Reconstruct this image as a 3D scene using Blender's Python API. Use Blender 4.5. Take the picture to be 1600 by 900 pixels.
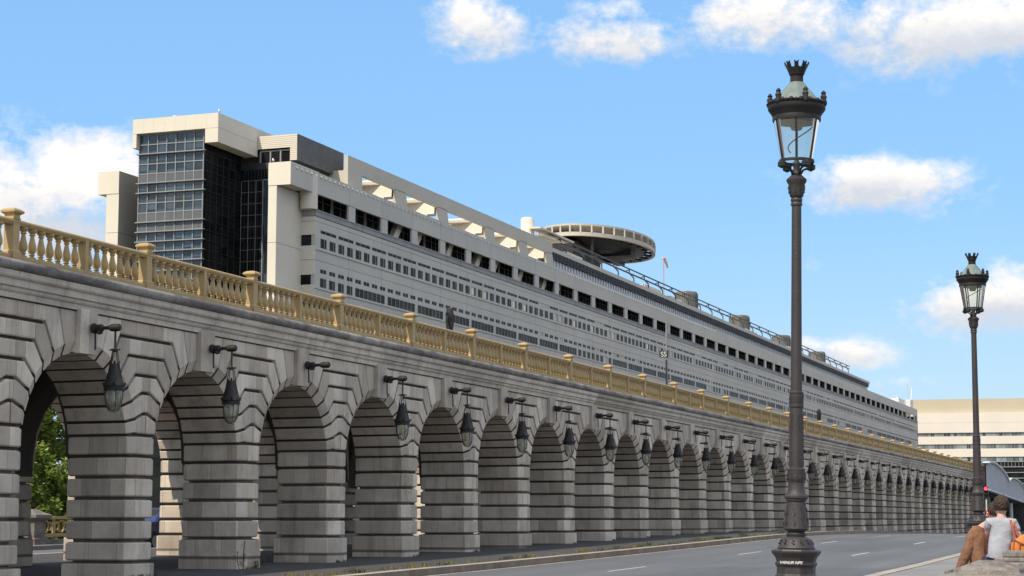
import bpy, bmesh, math, random
from mathutils import Vector, Matrix
random.seed(7)
S = bpy.context.scene
for o in list(bpy.data.objects): bpy.data.objects.remove(o)
R = math.radians

# ---------------------------------------------------------------- camera
F = 2900.0; HOR = 361.0; VX = 1065.0
TH = math.atan(HOR / F); PH = math.atan(VX * math.cos(TH) / F)
cd = bpy.data.cameras.new('camera'); cam = bpy.data.objects.new('camera', cd); S.collection.objects.link(cam)
cd.sensor_width = 36; cd.lens = F / 1600 * 36; cd.clip_end = 6000; cd.clip_start = 0.1
cam.rotation_euler = (math.pi / 2 + TH, 0, PH); cam.location = (0, 0, 0)
S.camera = cam
# ---------------------------------------------------------------- light
SUN_EL, SUN_AZ = R(50), R(197)            # azimuth clockwise from +Y
W = bpy.data.worlds.new('World'); S.world = W; W.use_nodes = True
S.view_settings.view_transform = 'Standard'; S.view_settings.look = 'None'
S.view_settings.exposure = 0.72; S.view_settings.gamma = 1
S.view_settings.use_curve_mapping = False
sd = bpy.data.lights.new('sun', 'SUN'); sd.energy = 3.0; sd.angle = R(0.5); sd.color = (1.0, 0.90, 0.73)
so = bpy.data.objects.new('sun', sd); S.collection.objects.link(so)
sv = Vector((math.sin(SUN_AZ) * math.cos(SUN_EL), math.cos(SUN_AZ) * math.cos(SUN_EL), math.sin(SUN_EL)))
so.rotation_euler = (-sv).to_track_quat('-Z', 'Y').to_euler(); so.location = (0, 0, 60)

class NT:
    def __init__(s, tree): s.t = tree; s.n = tree.nodes; s.l = tree.links
    def new(s, typ, **k):
        n = s.n.new(typ)
        for a, b in k.items(): setattr(n, a, b)
        return n
    def put(s, sock, v):
        if hasattr(v, 'is_output') or isinstance(v, bpy.types.NodeSocket): s.l.new(v, sock)
        else: sock.default_value = v
    def math(s, op, a, b=0.0, c=0.0, clamp=False):
        n = s.new('ShaderNodeMath', operation=op, use_clamp=clamp)
        s.put(n.inputs[0], a); s.put(n.inputs[1], b); s.put(n.inputs[2], c); return n.outputs[0]
    def vmath(s, op, a, b=(0, 0, 0)):
        n = s.new('ShaderNodeVectorMath', operation=op); s.put(n.inputs[0], a); s.put(n.inputs[1], b)
        return n.outputs['Value'] if op in ('DOT_PRODUCT', 'LENGTH') else n.outputs[0]
    def noise(s, vec, scale, detail=4, rough=0.55, dim='3D'):
        n = s.new('ShaderNodeTexNoise', noise_dimensions=dim); s.put(n.inputs['Vector'], vec)
        n.inputs['Scale'].default_value = scale; n.inputs['Detail'].default_value = detail
        n.inputs['Roughness'].default_value = rough; return n.outputs['Fac']
    def ramp(s, fac, a, b, lo=0.0, hi=1.0):
        n = s.new('ShaderNodeMapRange'); n.clamp = True
        s.put(n.inputs[0], fac); s.put(n.inputs[1], a); s.put(n.inputs[2], b); s.put(n.inputs[3], lo); s.put(n.inputs[4], hi); return n.outputs[0]
    def mix(s, fac, a, b, mode='MIX'):
        n = s.new('ShaderNodeMix', data_type='RGBA', blend_type=mode)
        s.put(n.inputs[0], fac); s.put(n.inputs[6], a if not isinstance(a, tuple) else (*a, 1)[:4]); s.put(n.inputs[7], b if not isinstance(b, tuple) else (*b, 1)[:4]); return n.outputs[2]
    def comb(s, x, y, z):
        n = s.new('ShaderNodeCombineXYZ'); s.put(n.inputs[0], x); s.put(n.inputs[1], y); s.put(n.inputs[2], z); return n.outputs[0]
    def sep(s, v):
        n = s.new('ShaderNodeSeparateXYZ'); s.put(n.inputs[0], v); return n.outputs
    def white(s, v):
        n = s.new('ShaderNodeTexWhiteNoise', noise_dimensions='3D'); s.put(n.inputs['Vector'], v); return n.outputs['Value']

def world_sky():
    t = NT(W.node_tree); t.n.clear()
    out = t.new('ShaderNodeOutputWorld'); bg = t.new('ShaderNodeBackground'); t.l.new(bg.outputs[0], out.inputs[0])
    sky = t.new('ShaderNodeTexSky', sky_type='NISHITA'); sky.sun_disc = False
    sky.sun_elevation = SUN_EL; sky.sun_rotation = SUN_AZ; sky.air_density = 1.25; sky.dust_density = 0.4; sky.ozone_density = 1.6
    g = t.new('ShaderNodeTexCoord'); d = t.vmath('NORMALIZE', g.outputs['Generated'])
    x, y, z = t.sep(d)
    az = t.math('ARCTAN2', x, y); el = t.math('ARCSINE', z)
    p = t.comb(az, t.math('MULTIPLY', el, 1.35), 0.0)
    warp = t.math('SUBTRACT', t.noise(p, 26, 3), 0.5)
    n1 = t.math('SUBTRACT', t.noise(p, 58, 8, 0.62), 0.5)
    n2 = t.math('SUBTRACT', t.noise(p, 190, 5, 0.6), 0.5)
    # each cloud: centre azimuth, elevation, half width, half height (radians), density
    def ang(px, py):
        xc, yc = px - 800, 450 - py
        a = math.atan2(xc, F * math.cos(TH) - yc * math.sin(TH)); h = math.hypot(xc, F * math.cos(TH) - yc * math.sin(TH))
        return a - PH, math.atan2(yc * math.cos(TH) + F * math.sin(TH), h)
    CL = [(120, 270, 118, 72, 1.0), (20, 300, 130, 95, .85), (60, 360, 230, 60, .8), (150, 330, 90, 60, .7), (755, 38, 95, 56, .85), (960, 62, 110, 42, .85), (960, 18, 90, 26, .6),
          (1215, 28, 165, 62, .8), (1480, 45, 190, 72, .95), (1580, 30, 120, 70, .9), (1380, 292, 125, 48, 1.0), (1345, 270, 70, 32, .8), (1535, 478, 120, 50, .95), (1590, 455, 80, 50, .8),
          (1325, 555, 90, 26, .8), (1265, 540, 50, 20, .6), (1255, 418, 65, 16, .3), (1420, 598, 160, 18, .35), (1560, 380, 90, 14, .18), (-260, 120, 160, 90, .9), (1900, 300, 170, 80, .9), (2100, 90, 220, 90, .9)]
    tot = None; shade = None
    for (px, py, rw, rh, den) in CL:
        a, e = ang(px, py)
        ru, rv = rw / 3000, rh / 3000
        du = t.math('DIVIDE', t.math('SUBTRACT', az, a), ru)
        dv = t.math('DIVIDE', t.math('SUBTRACT', el, e), rv)
        r2 = t.math('ADD', t.math('MULTIPLY', du, du), t.math('MULTIPLY', dv, dv))
        b = t.math('MULTIPLY', t.math('EXPONENT', t.math('MULTIPLY', r2, -0.9)), den)
        sh = t.math('MULTIPLY', b, dv)
        tot = b if tot is None else t.math('MAXIMUM', tot, b)
        shade = sh if shade is None else t.math('ADD', shade, sh)
    f = t.math('ADD', tot, t.math('ADD', t.math('MULTIPLY', n1, 1.0), t.math('ADD', t.math('MULTIPLY', n2, 0.35), t.math('MULTIPLY', warp, 1.0))))
    f = t.ramp(f, 0.26, 0.78); f = t.math('MULTIPLY', f, t.ramp(tot, 0.03, 0.42))
    vd = (math.sin(R(-2) - 0) * math.cos(R(8)), math.cos(R(-2)) * math.cos(R(8)), math.sin(R(8)))
    vd = (math.sin(-PH) * math.cos(R(9)), math.cos(-PH) * math.cos(R(9)), math.sin(R(9)))
    away = t.ramp(t.vmath('DOT_PRODUCT', d, vd), .95, .80)
    g1 = t.noise(t.comb(t.math('DIVIDE', x, t.math('ADD', z, .25)), t.math('DIVIDE', y, t.math('ADD', z, .25)), 0.0), 1.6, 6, .55)
    f2 = t.math('MULTIPLY', t.ramp(g1, .40, .58), t.math('MULTIPLY', away, .85))
    # unseen white clouds outside the view, added for neutral fill light
    lit = t.ramp(t.math('ADD', shade, t.math('ADD', t.math('MULTIPLY', n1, 0.9), t.math('MULTIPLY', n2, .5))), -0.5, 0.35)
    cc = t.mix(lit, (3.7, 3.95, 4.35), (5.9, 5.65, 5.4))
    gr = t.mix(t.ramp(el, 0.02, .17), (2.4, 3.7, 5.1), (1.32, 3.0, 5.4))
    gr = t.mix(t.ramp(el, .17, .9), gr, (.7, 1.8, 3.9))
    base = t.mix(0.8, sky.outputs[0], gr)
    col = t.mix(f, base, cc); col = t.mix(f2, col, (6.6, 6.35, 6.1))
    t.l.new(col, bg.inputs[0]); bg.inputs[1].default_value = 0.113
world_sky()

# ---------------------------------------------------------------- materials
MATS = {}
def pos(t):
    return t.new('ShaderNodeNewGeometry').outputs['Position']
def mat(name, col, rough=0.7, var=0.12, scale=1.5, bump=0.0, bscale=30, metal=0.0, spec=0.4, dirt=None):
    m = bpy.data.materials.new(name); m.use_nodes = True; t = NT(m.node_tree)
    b = t.n['Principled BSDF']; p = pos(t)
    n = t.noise(p, scale, 6)
    c = t.mix(t.ramp(n, 0.3, 0.7), tuple(v * (1 - var) for v in col), tuple(min(1, v * (1 + var)) for v in col))
    n3 = t.noise(p, scale * 14, 3); c = t.mix(t.math('MULTIPLY', t.ramp(n3, .35, .7), var * .8), c, tuple(v * .55 for v in col))
    if dirt:
        st = t.noise(t.vmath('MULTIPLY', p, (1, 1, 0.12)), dirt[0], 5, .6)
        c = t.mix(t.ramp(st, dirt[1], dirt[1] + .18, 0, dirt[2]), c, dirt[3])
    t.l.new(c, b.inputs['Base Color']); b.inputs['Roughness'].default_value = rough; b.inputs['Metallic'].default_value = metal
    b.inputs['Specular IOR Level'].default_value = spec
    if bump:
        bn = t.new('ShaderNodeBump'); bn.inputs['Strength'].default_value = bump; bn.inputs['Distance'].default_value = 0.02
        t.l.new(t.noise(p, bscale, 5), bn.inputs['Height']); t.l.new(bn.outputs[0], b.inputs['Normal'])
    MATS[name] = m; return m

def stone(name, mode, col=(0.62, 0.54, 0.45)):
    m = bpy.data.materials.new(name); m.use_nodes = True; t = NT(m.node_tree)
    b = t.n['Principled BSDF']; p = pos(t); x, y, z = t.sep(p)
    if mode == 'pier':
        zc = t.math('FLOOR', t.math('DIVIDE', t.math('SUBTRACT', z, .01), .425))
        bay = t.math('FLOOR', t.math('DIVIDE', t.math('SUBTRACT', y, 30.74), 4.64))
        w = t.white(t.comb(zc, bay, 0.0))
        u = t.math('DIVIDE', t.math('ADD', t.math('ADD', x, y), t.math('MULTIPLY', w, .8)), .66)
        idv = t.comb(t.math('FLOOR', u), zc, bay); tone = t.white(idv)
        fr = t.math('FRACT', u); line = t.math('LESS_THAN', fr, 0.018)
    else:
        at = t.new('ShaderNodeAttribute', attribute_name='tone').outputs['Fac']
        bay = t.math('FLOOR', t.math('DIVIDE', t.math('SUBTRACT', y, 30.74), 4.64))
        tone = t.white(t.comb(t.math('MULTIPLY', at, 97.0), t.math('MULTIPLY', at, 13.0), bay)); line = t.math('LESS_THAN', at, -.5)
    c = t.mix(tone, tuple(v * .76 for v in col), tuple(v * 1.22 for v in col))
    warm = t.math('MULTIPLY', t.ramp(t.white(t.comb(tone, tone, 3.0)), .5, 1.0), .5)
    c = t.mix(warm, c, (0.36, 0.29, 0.22))
    big = t.noise(p, 0.9, 6, .65); c = t.mix(t.ramp(big, .44, .72, 0, .5), c, (0.20, 0.175, 0.15))
    streak = t.noise(t.vmath('MULTIPLY', p, (1, 1, .13)), 3.2, 5, .65); c = t.mix(t.ramp(streak, .50, .74, 0, .5), c, (0.13, 0.115, 0.10))
    lightst = t.noise(t.vmath('MULTIPLY', p, (1.7, 1.7, .25)), 2.4, 4); c = t.mix(t.ramp(lightst, .62, .78, 0, .35), c, (0.55, 0.53, 0.50))
    fine = t.noise(p, 42, 4, .7); c = t.mix(t.ramp(fine, .5, .75, 0, .35), c, (0.14, 0.12, 0.10))
    if mode == 'pier':
        c = t.mix(t.math('MULTIPLY', line, .6), c, (0.1, .09, .08))
        zf = t.math('ABSOLUTE', t.math('SUBTRACT', t.math('FRACT', t.math('ADD', t.math('DIVIDE', t.math('SUBTRACT', z, -.01), .425), .5)), .5))
        c = t.mix(t.ramp(t.math('ADD', zf, t.math('MULTIPLY', fine, .05)), .085, .13, .75, 0), c, (.055, .048, .042))
    if mode == 'arch': c = t.mix(line, c, (.085, .074, .063))
    if mode == 'cornice':
        dk = t.noise(t.vmath('MULTIPLY', p, (1, .5, 1.5)), 1.5, 6, .7); c = t.mix(t.ramp(dk, .42, .6, .15, .85), c, (0.11, 0.10, 0.095))
        jo = t.math('LESS_THAN', t.math('FRACT', t.math('DIVIDE', y, 1.16)), .014); c = t.mix(t.math('MULTIPLY', jo, .7), c, (.06, .05, .05))
    if name == 'stone_parapet':
        li = t.noise(p, 9, 5, .7); c = t.mix(t.ramp(li, .50, .60, 0, .55), c, (.085, .08, .07)); l2 = t.noise(p, 17, 5, .7); c = t.mix(t.ramp(l2, .58, .66, 0, .5), c, (.36, .34, .30))
    if mode == 'trim':
        jo = t.math('LESS_THAN', t.math('FRACT', t.math('DIVIDE', t.math('ADD', y, t.math('MULTIPLY', t.math('FLOOR', t.math('DIVIDE', z, .155)), .4)), 1.16)), .011); c = t.mix(t.math('MULTIPLY', jo, .7), c, (.06, .05, .05))
    t.l.new(c, b.inputs['Base Color']); b.inputs['Roughness'].default_value = .88; b.inputs['Specular IOR Level'].default_value = .2
    bn = t.new('ShaderNodeBump'); bn.inputs['Strength'].default_value = .45; bn.inputs['Distance'].default_value = .012
    t.l.new(t.math('ADD', t.noise(p, 30, 6, .7), t.math('MULTIPLY', t.noise(p, 6, 3), 1.5)), bn.inputs['Height']); t.l.new(bn.outputs[0], b.inputs['Normal'])
    MATS[name] = m
def panel():
    m = MATS['concrete_panel']; t = NT(m.node_tree); b = t.n['Principled BSDF']; old = b.inputs['Base Color'].links[0].from_socket; x, y, z = t.sep(pos(t))
    u = t.math('DIVIDE', t.math('SUBTRACT', y, 132.06), 6.7); w = t.white(t.comb(t.math('FLOOR', u), t.math('FLOOR', t.math('DIVIDE', t.math('SUBTRACT', z, 20.55), 1.6)), 0.0))
    c = t.mix(t.math('MULTIPLY', w, .16), old, (.30, .29, .27)); c = t.mix(t.math('MULTIPLY', t.math('LESS_THAN', t.math('FRACT', u), .010), .6), c, (.12, .12, .12)); t.l.new(c, b.inputs['Base Color'])
stone('stone_pier', 'pier'); stone('stone_arch', 'arch'); stone('stone_trim', 'trim', (0.56, 0.50, 0.43)); stone('stone_cornice', 'cornice', (.34, .32, .30))
stone('stone_parapet', 'cornice', (0.24, 0.215, 0.19))
mat('gold_paint', (0.41, 0.285, 0.125), .55, .10, 3, .15, 40, dirt=(4, .56, .35, (.20, .14, .08)))
mat('deck_dark', (0.05, 0.048, 0.045), .9)
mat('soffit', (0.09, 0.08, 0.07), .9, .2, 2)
mat('asphalt', (0.085, 0.088, 0.092), .85, .10, .35, .3, 60, dirt=(.6, .5, .3, (.12, .118, .115)))
def road_mat():
    m = bpy.data.materials.new('asphalt_road'); m.use_nodes = True; t = NT(m.node_tree); b = t.n['Principled BSDF']; p = pos(t); x, y, z = t.sep(p)
    n = t.noise(t.vmath('MULTIPLY', p, (1, .12, 1)), .9, 6, .6); c = t.mix(t.ramp(n, .3, .7), (.088, .092, .097), (.125, .128, .132))
    tr = t.math('ABSOLUTE', t.math('SUBTRACT', t.math('FRACT', t.math('DIVIDE', t.math('ADD', x, 16.2), 1.72)), .5)); c = t.mix(t.ramp(tr, .1, .45, .35, 0), c, (.075, .077, .08))
    v = t.new('ShaderNodeTexVoronoi', feature='DISTANCE_TO_EDGE'); t.l.new(t.vmath('ADD', p, t.comb(t.math('MULTIPLY', t.noise(p, 1.2, 4), 2.0), t.math('MULTIPLY', t.noise(p, 1.4, 4), 2.0), 0.0)), v.inputs['Vector']); v.inputs['Scale'].default_value = .16
    c = t.mix(t.ramp(v.outputs['Distance'], .002, .006, .6, 0), c, (.03, .03, .03))
    f = t.noise(p, 30, 3); c = t.mix(t.ramp(f, .45, .7, 0, .4), c, (.16, .16, .16))
    bx = t.math('LESS_THAN', t.noise(t.vmath('SNAP', p, (2.3, 6.5, 50)), 3.1, 0), .36); c = t.mix(t.math('MULTIPLY', bx, .35), c, (.06, .06, .062))
    t.l.new(c, b.inputs['Base Color']); b.inputs['Roughness'].default_value = .75; b.inputs['Specular IOR Level'].default_value = .4
    bn = t.new('ShaderNodeBump'); bn.inputs['Strength'].default_value = .3; bn.inputs['Distance'].default_value = .01; t.l.new(t.noise(p, 60, 4), bn.inputs['Height']); t.l.new(bn.outputs[0], b.inputs['Normal']); MATS['asphalt_road'] = m
road_mat()
mat('pavement_asphalt', (0.058, 0.054, 0.052), .9, .18, .8, .3, 50)
mat('pavement_light', (0.20, 0.195, 0.19), .9, .12, .8, .2, 50)
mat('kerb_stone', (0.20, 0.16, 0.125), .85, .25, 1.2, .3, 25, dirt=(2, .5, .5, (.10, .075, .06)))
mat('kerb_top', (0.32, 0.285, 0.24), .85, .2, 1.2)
mat('road_paint', (0.62, 0.62, 0.60), .7, .15, 3)
mat('gutter_dust', (0.30, 0.27, 0.23), .95, .25, 1.5)
mat('cast_iron', (0.034, 0.028, 0.028), .55, .2, 4, .3, 60, spec=.5)
mat('black_iron', (0.016, 0.014, 0.014), .6, .2, 4)
mat('copper_roof', (0.16, 0.20, 0.18), .35, .25, 9, .15, 40, spec=.6)
mat('concrete_panel', (0.53, 0.495, 0.44), .8, .05, .25, dirt=(.8, .54, .25, (.36, .355, .35)))
panel()
mat('concrete_warm', (0.66, 0.60, 0.50), .8, .05, .3)
mat('concrete_sill', (0.31, 0.305, 0.30), .85, .15, .6, dirt=(1.2, .5, .4, (.2, .2, .2)))
mat('truss_panel', (0.52, 0.475, 0.40), .8, .05, .3)
mat('metal_grey', (0.22, 0.22, 0.22), .5, .1, 1)
mat('dark_metal', (0.035, 0.037, 0.04), .5)
mat('white_metal', (0.62, 0.62, 0.60), .5)
mat('mullion', (0.26, 0.27, 0.27), .5, .05); mat('pale_mullion', (0.45, .45, .44), .5, .05); mat('louvre_dark', (.11, .11, .105), .6, .15, 1); mat('spandrel', (.11, .115, .12), .4, .1, 1)
mat('blind', (0.62, 0.60, 0.55), .8)
mat('painted_sun_blind', (0.85, 0.78, 0.6), .8)
mat('painted_shade', (0.06, 0.062, 0.065), .8)  # near-black for the sheets that stand in for shade
mat('beige_wall', (0.66, 0.60, 0.52), .85, .04, .1)
mat('beige_roof', (0.47, 0.41, 0.30), .85, .04, .1)
mat('steel_blue', (0.52, 0.54, 0.57), .6, .1, .5)
mat('skin', (0.55, 0.33, 0.25), .6, .05)
mat('hair', (0.045, 0.028, 0.018), .6, .4, 30, .6, 120)
mat('tshirt', (0.34, 0.355, 0.39), .9, .06, 6, .6, 14)
mat('drum_grey', (.20, .19, .17), .8, .2, .6, dirt=(1.5, .45, .6, (.07, .065, .06)))
mat('coat', (0.20, 0.10, 0.058), .95, .25, 9, .9, 20)
mat('coat_trim', (0.12, 0.03, 0.02), .9)
mat('jeans', (0.02, 0.025, 0.07), .9)
mat('orange_leather', (0.62, 0.19, 0.03), .55, .2, 12, .6, 25)
mat('strap_leather', (0.32, 0.09, 0.05), .6)
mat('bark', (0.10, 0.075, 0.055), .9, .3, 3, .6, 20)
mat('dry_grass', (0.20, 0.17, 0.06), .9, .4, 6)
mat('weed', (0.06, 0.075, 0.025), .9, .4, 6)
mat('red_sign', (0.60, 0.03, 0.02), .5)
mat('car_blue', (0.012, 0.025, 0.10), .3, .05); mat('car_silver', (0.35, 0.37, 0.40), .3, .05); mat('tyre', (0.015, .015, .015), .9)
mat('earth', (0.14, 0.13, 0.11), .95, .3, .02); mat('pigeon_grey', (0.62, .62, .62), .8)
mat('windsock_cloth', (0.6, .42, .38), .8); mat('pole_paint', (.45, .30, .28), .7)
def leafmat():
    m = bpy.data.materials.new('foliage'); m.use_nodes = True; t = NT(m.node_tree); b = t.n['Principled BSDF']; p = pos(t)
    w = t.white(t.vmath('SNAP', p, (.35, .35, .35)))
    c = t.mix(w, (0.10, 0.16, 0.025), (0.28, 0.36, 0.08)); t.l.new(c, b.inputs['Base Color']); b.inputs['Roughness'].default_value = .5
    tr = t.new('ShaderNodeBsdfTranslucent'); t.l.new(c, tr.inputs[0]); mx = t.new('ShaderNodeMixShader'); mx.inputs[0].default_value = .35
    t.l.new(b.outputs[0], mx.inputs[1]); t.l.new(tr.outputs[0], mx.inputs[2]); t.l.new(mx.outputs[0], t.n['Material Output'].inputs[0]); MATS['foliage'] = m
leafmat()
def glass(name, col, rough=.06, var=.5, cell=(1.675, .8), met=.0, spec=.8, ior=1.45):
    m = bpy.data.materials.new(name); m.use_nodes = True; t = NT(m.node_tree); b = t.n['Principled BSDF']; p = pos(t)
    x, y, z = t.sep(p)
    w = t.white(t.comb(t.math('FLOOR', t.math('DIVIDE', t.math('ADD', x, y), cell[0])), t.math('FLOOR', t.math('DIVIDE', z, cell[1])), 0.0))
    c = t.mix(w, tuple(v * (1 - var) for v in col), tuple(v * (1 + var) for v in col))
    t.l.new(c, b.inputs['Base Color']); b.inputs['Roughness'].default_value = rough; b.inputs['Specular IOR Level'].default_value = spec; b.inputs['Metallic'].default_value = met; b.inputs['IOR'].default_value = ior
    bn = t.new('ShaderNodeBump'); bn.inputs['Strength'].default_value = .08; bn.inputs['Distance'].default_value = .05
    t.l.new(t.noise(p, .9, 2), bn.inputs['Height']); t.l.new(bn.outputs[0], b.inputs['Normal']); MATS[name] = m
glass('window_glass', (0.022, 0.024, 0.026), .12, .7, (1.675, .8), 0, .3, 1.12); glass('tower_glass', (0.04, 0.06, 0.075), .05, .6, (.83, .787), .12, .8)
glass('dark_glass', (0.012, 0.013, 0.014), .15, .5, (1.2, .8), 0, .35, 1.25); glass('slit_glass', (0.25, 0.30, 0.36), .2, .15)
glass('far_glass', (0.13, 0.15, 0.15), .2, .9, (1.05, 8))
def clear_glass(name, tint, fac, rough=.05):
    m = bpy.data.materials.new(name); m.use_nodes = True; t = NT(m.node_tree); t.n.remove(t.n['Principled BSDF'])
    tr = t.new('ShaderNodeBsdfTransparent'); tr.inputs[0].default_value = (*tint, 1); gl = t.new('ShaderNodeBsdfGlossy'); gl.inputs['Roughness'].default_value = rough
    df = t.new('ShaderNodeBsdfDiffuse'); df.inputs[0].default_value = (.62, .62, .52, 1)
    a = t.new('ShaderNodeMixShader'); a.inputs[0].default_value = fac; t.l.new(tr.outputs[0], a.inputs[1]); t.l.new(df.outputs[0], a.inputs[2])
    fr = t.new('ShaderNodeFresnel'); fr.inputs[0].default_value = 1.35; c = t.new('ShaderNodeMixShader'); t.l.new(fr.outputs[0], c.inputs[0]); t.l.new(a.outputs[0], c.inputs[1]); t.l.new(gl.outputs[0], c.inputs[2])
    t.l.new(c.outputs[0], t.n['Material Output'].inputs[0]); MATS[name] = m
clear_glass('lamp_glass', (.93, .96, .93), .14); clear_glass('globe_glass', (.75, .75, .68), .18, .15)
def emis(name, col, s):
    m = bpy.data.materials.new(name); m.use_nodes = True; b = m.node_tree.nodes['Principled BSDF']; b.inputs['Base Color'].default_value = (*col, 1)
    b.inputs['Emission Color'].default_value = (*col, 1); b.inputs['Emission Strength'].default_value = s; MATS[name] = m
emis('red_light', (1.0, .04, .05), 2.5)
def water():
    m = bpy.data.materials.new('river_water'); m.use_nodes = True; t = NT(m.node_tree); b = t.n['Principled BSDF']
    b.inputs['Base Color'].default_value = (.03, .045, .035, 1); b.inputs['Roughness'].default_value = .12
    bn = t.new('ShaderNodeBump'); bn.inputs['Strength'].default_value = .4; t.l.new(t.noise(pos(t), 1.2, 4), bn.inputs['Height']); t.l.new(bn.outputs[0], b.inputs['Normal']); MATS['river_water'] = m
water()
M = MATS

# ---------------------------------------------------------------- mesh helpers
class MB:
    def __init__(s): s.v = []; s.f = []; s.t = []; s.m = []
    def add(s, vs, fs, tone=0.5, mi=0):
        k = len(s.v); s.v += [tuple(v) for v in vs]
        for f in fs: s.f.append(tuple(i + k for i in f)); s.t.append(tone); s.m.append(mi)
    def box(s, x0, x1, y0, y1, z0, z1, tone=.5, mi=0):
        x0, x1 = min(x0, x1), max(x0, x1); y0, y1 = min(y0, y1), max(y0, y1)
        s.add([(x0, y0, z0), (x1, y0, z0), (x1, y1, z0), (x0, y1, z0), (x0, y0, z1), (x1, y0, z1), (x1, y1, z1), (x0, y1, z1)],
              [(0, 3, 2, 1), (4, 5, 6, 7), (0, 1, 5, 4), (1, 2, 6, 5), (2, 3, 7, 6), (3, 0, 4, 7)], tone, mi)
    def loft(s, rings, cap0=True, cap1=True, tone=.5, mi=0):
        n = len(rings[0]); vs = [p for r in rings for p in r]; fs = []
        for i in range(len(rings) - 1):
            for j in range(n):
                a = i * n + j; b = i * n + (j + 1) % n; fs.append((a, b, b + n, a + n))
        if cap0: fs.append(tuple(range(n))[::-1])
        if cap1: fs.append(tuple(range((len(rings) - 1) * n, len(rings) * n)))
        s.add(vs, fs, tone, mi)
    def lathe(s, prof, n=16, c=(0, 0, 0), caps=True, mi=0, ph=0.0, sx=1, sy=1):
        rings = [[(c[0] + sx * r * math.cos(ph + 2 * math.pi * k / n), c[1] + sy * r * math.sin(ph + 2 * math.pi * k / n), c[2] + z) for k in range(n)] for r, z in prof]
        s.loft(rings, caps, caps, .5, mi)
    def tube(s, pts, r, n=8, mi=0, r1=None):
        pts = [Vector(p) for p in pts]; rings = []
        for i, p in enumerate(pts):
            d = (pts[min(i + 1, len(pts) - 1)] - pts[max(i - 1, 0)]).normalized()
            a = d.orthogonal() if abs(d.z) > .95 else d.cross(Vector((0, 0, 1))); a.normalize(); b = d.cross(a)
            rr = r if r1 is None else r + (r1 - r) * i / (len(pts) - 1)
            rings.append([p + (a * math.cos(2 * math.pi * k / n) + b * math.sin(2 * math.pi * k / n)) * rr for k in range(n)])
        s.loft(rings, True, True, .5, mi)
    def bar(s, p, q, w, h, mi=0):
        p, q = Vector(p), Vector(q); d = (q - p).normalized(); a = d.cross(Vector((0, 0, 1)))
        if a.length < .01: a = Vector((1, 0, 0))
        a.normalize(); b = a.cross(d)
        s.loft([[c + a * w / 2 * i + b * h / 2 * j for i, j in ((-1, -1), (1, -1), (1, 1), (-1, 1))] for c in (p, q)], mi=mi)
    def build(s, name, mats, parent=None, smooth=False, loc=None, bevel=0, tone=False):
        me = bpy.data.meshes.new(name); me.from_pydata(s.v, [], s.f)
        if not isinstance(mats, (list, tuple)): mats = [mats]
        for m in mats: me.materials.append(M[m])
        if len(mats) > 1: me.polygons.foreach_set('material_index', s.m)
        if tone:
            at = me.attributes.new('tone', 'FLOAT', 'FACE'); at.data.foreach_set('value', s.t)
        bm = bmesh.new(); bm.from_mesh(me); bmesh.ops.recalc_face_normals(bm, faces=bm.faces); bm.to_mesh(me); bm.free()
        o = bpy.data.objects.new(name, me); S.collection.objects.link(o)
        if parent: o.parent = parent
        if loc: o.location = loc
        if smooth:
            for p in me.polygons: p.use_smooth = True
            try: me.set_sharp_from_angle(angle=R(38))
            except Exception: pass
        if bevel:
            bv = o.modifiers.new('b', 'BEVEL'); bv.width = bevel; bv.segments = 2; bv.limit_method = 'ANGLE'
        return o
def thing(name, label, cat, loc=(0, 0, 0), rz=0, group=None):
    o = bpy.data.objects.new(name, None); S.collection.objects.link(o); o.location = loc; o.rotation_euler = (0, 0, rz); o.empty_display_size = .2
    return tag(o, label, cat, group)
def tag(o, label=None, cat=None, group=None, kind=None):
    if label: o['label'] = label
    if cat: o['category'] = cat
    if group: o['group'] = group
    if kind: o['kind'] = kind
    return o
KIDS = {}
def kids(o):
    return [c for c in bpy.data.objects if c.parent == o]
def copy_tree(o, parent=None, cache={}):
    c = o.copy(); S.collection.objects.link(c); c.parent = parent
    if o.name not in cache: cache[o.name] = kids(o)
    for ch in cache[o.name]: copy_tree(ch, c)
    return c

ZX = [-400, 0, 33, 38, 42.6, 52, 61, 66, 70.5, 75.5, 80, 87, 97, 104, 113, 132, 142, 190, 205, 700]
ZZ = [-1.62, -1.50, -1.16, -1.10, -1.06, -.95, -.84, -.77, -.71, -.65, -.61, -.58, -.60, -.65, -.76, -1.0, -1.14, -1.75, -1.85, -1.85]
def zg(y):
    for i in range(len(ZX) - 1):
        if y <= ZX[i + 1]:
            k = (y - ZX[i]) / (ZX[i + 1] - ZX[i]); return ZZ[i] + k * (ZZ[i + 1] - ZZ[i])
    return ZZ[-1]
def strip(name, mt, x0, x1, y0, y1, off, thick=0.0, step=3.0, kind='structure', parent=None, xf=None):
    b = MB(); n = max(1, int((y1 - y0) / step)); vs = []; fs = []
    for i in range(n + 1):
        y = y0 + (y1 - y0) * i / n; z = zg(y) + off
        a, c = (x0, x1) if not xf else xf(y)
        vs += [(a, y, z), (c, y, z), (a, y, z - thick), (c, y, z - thick)]
    for i in range(n):
        k = 4 * i; fs.append((k, k + 1, k + 5, k + 4))
        if thick: fs += [(k + 1, k + 3, k + 7, k + 5), (k, k + 4, k + 6, k + 2), (k + 2, k + 6, k + 7, k + 3)]
    if thick: fs += [(0, 2, 3, 1), (4 * n, 4 * n + 1, 4 * n + 3, 4 * n + 2)]
    b.add(vs, fs); o = b.build(name, mt, parent)
    if kind and not parent: o['kind'] = kind
    return o

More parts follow.
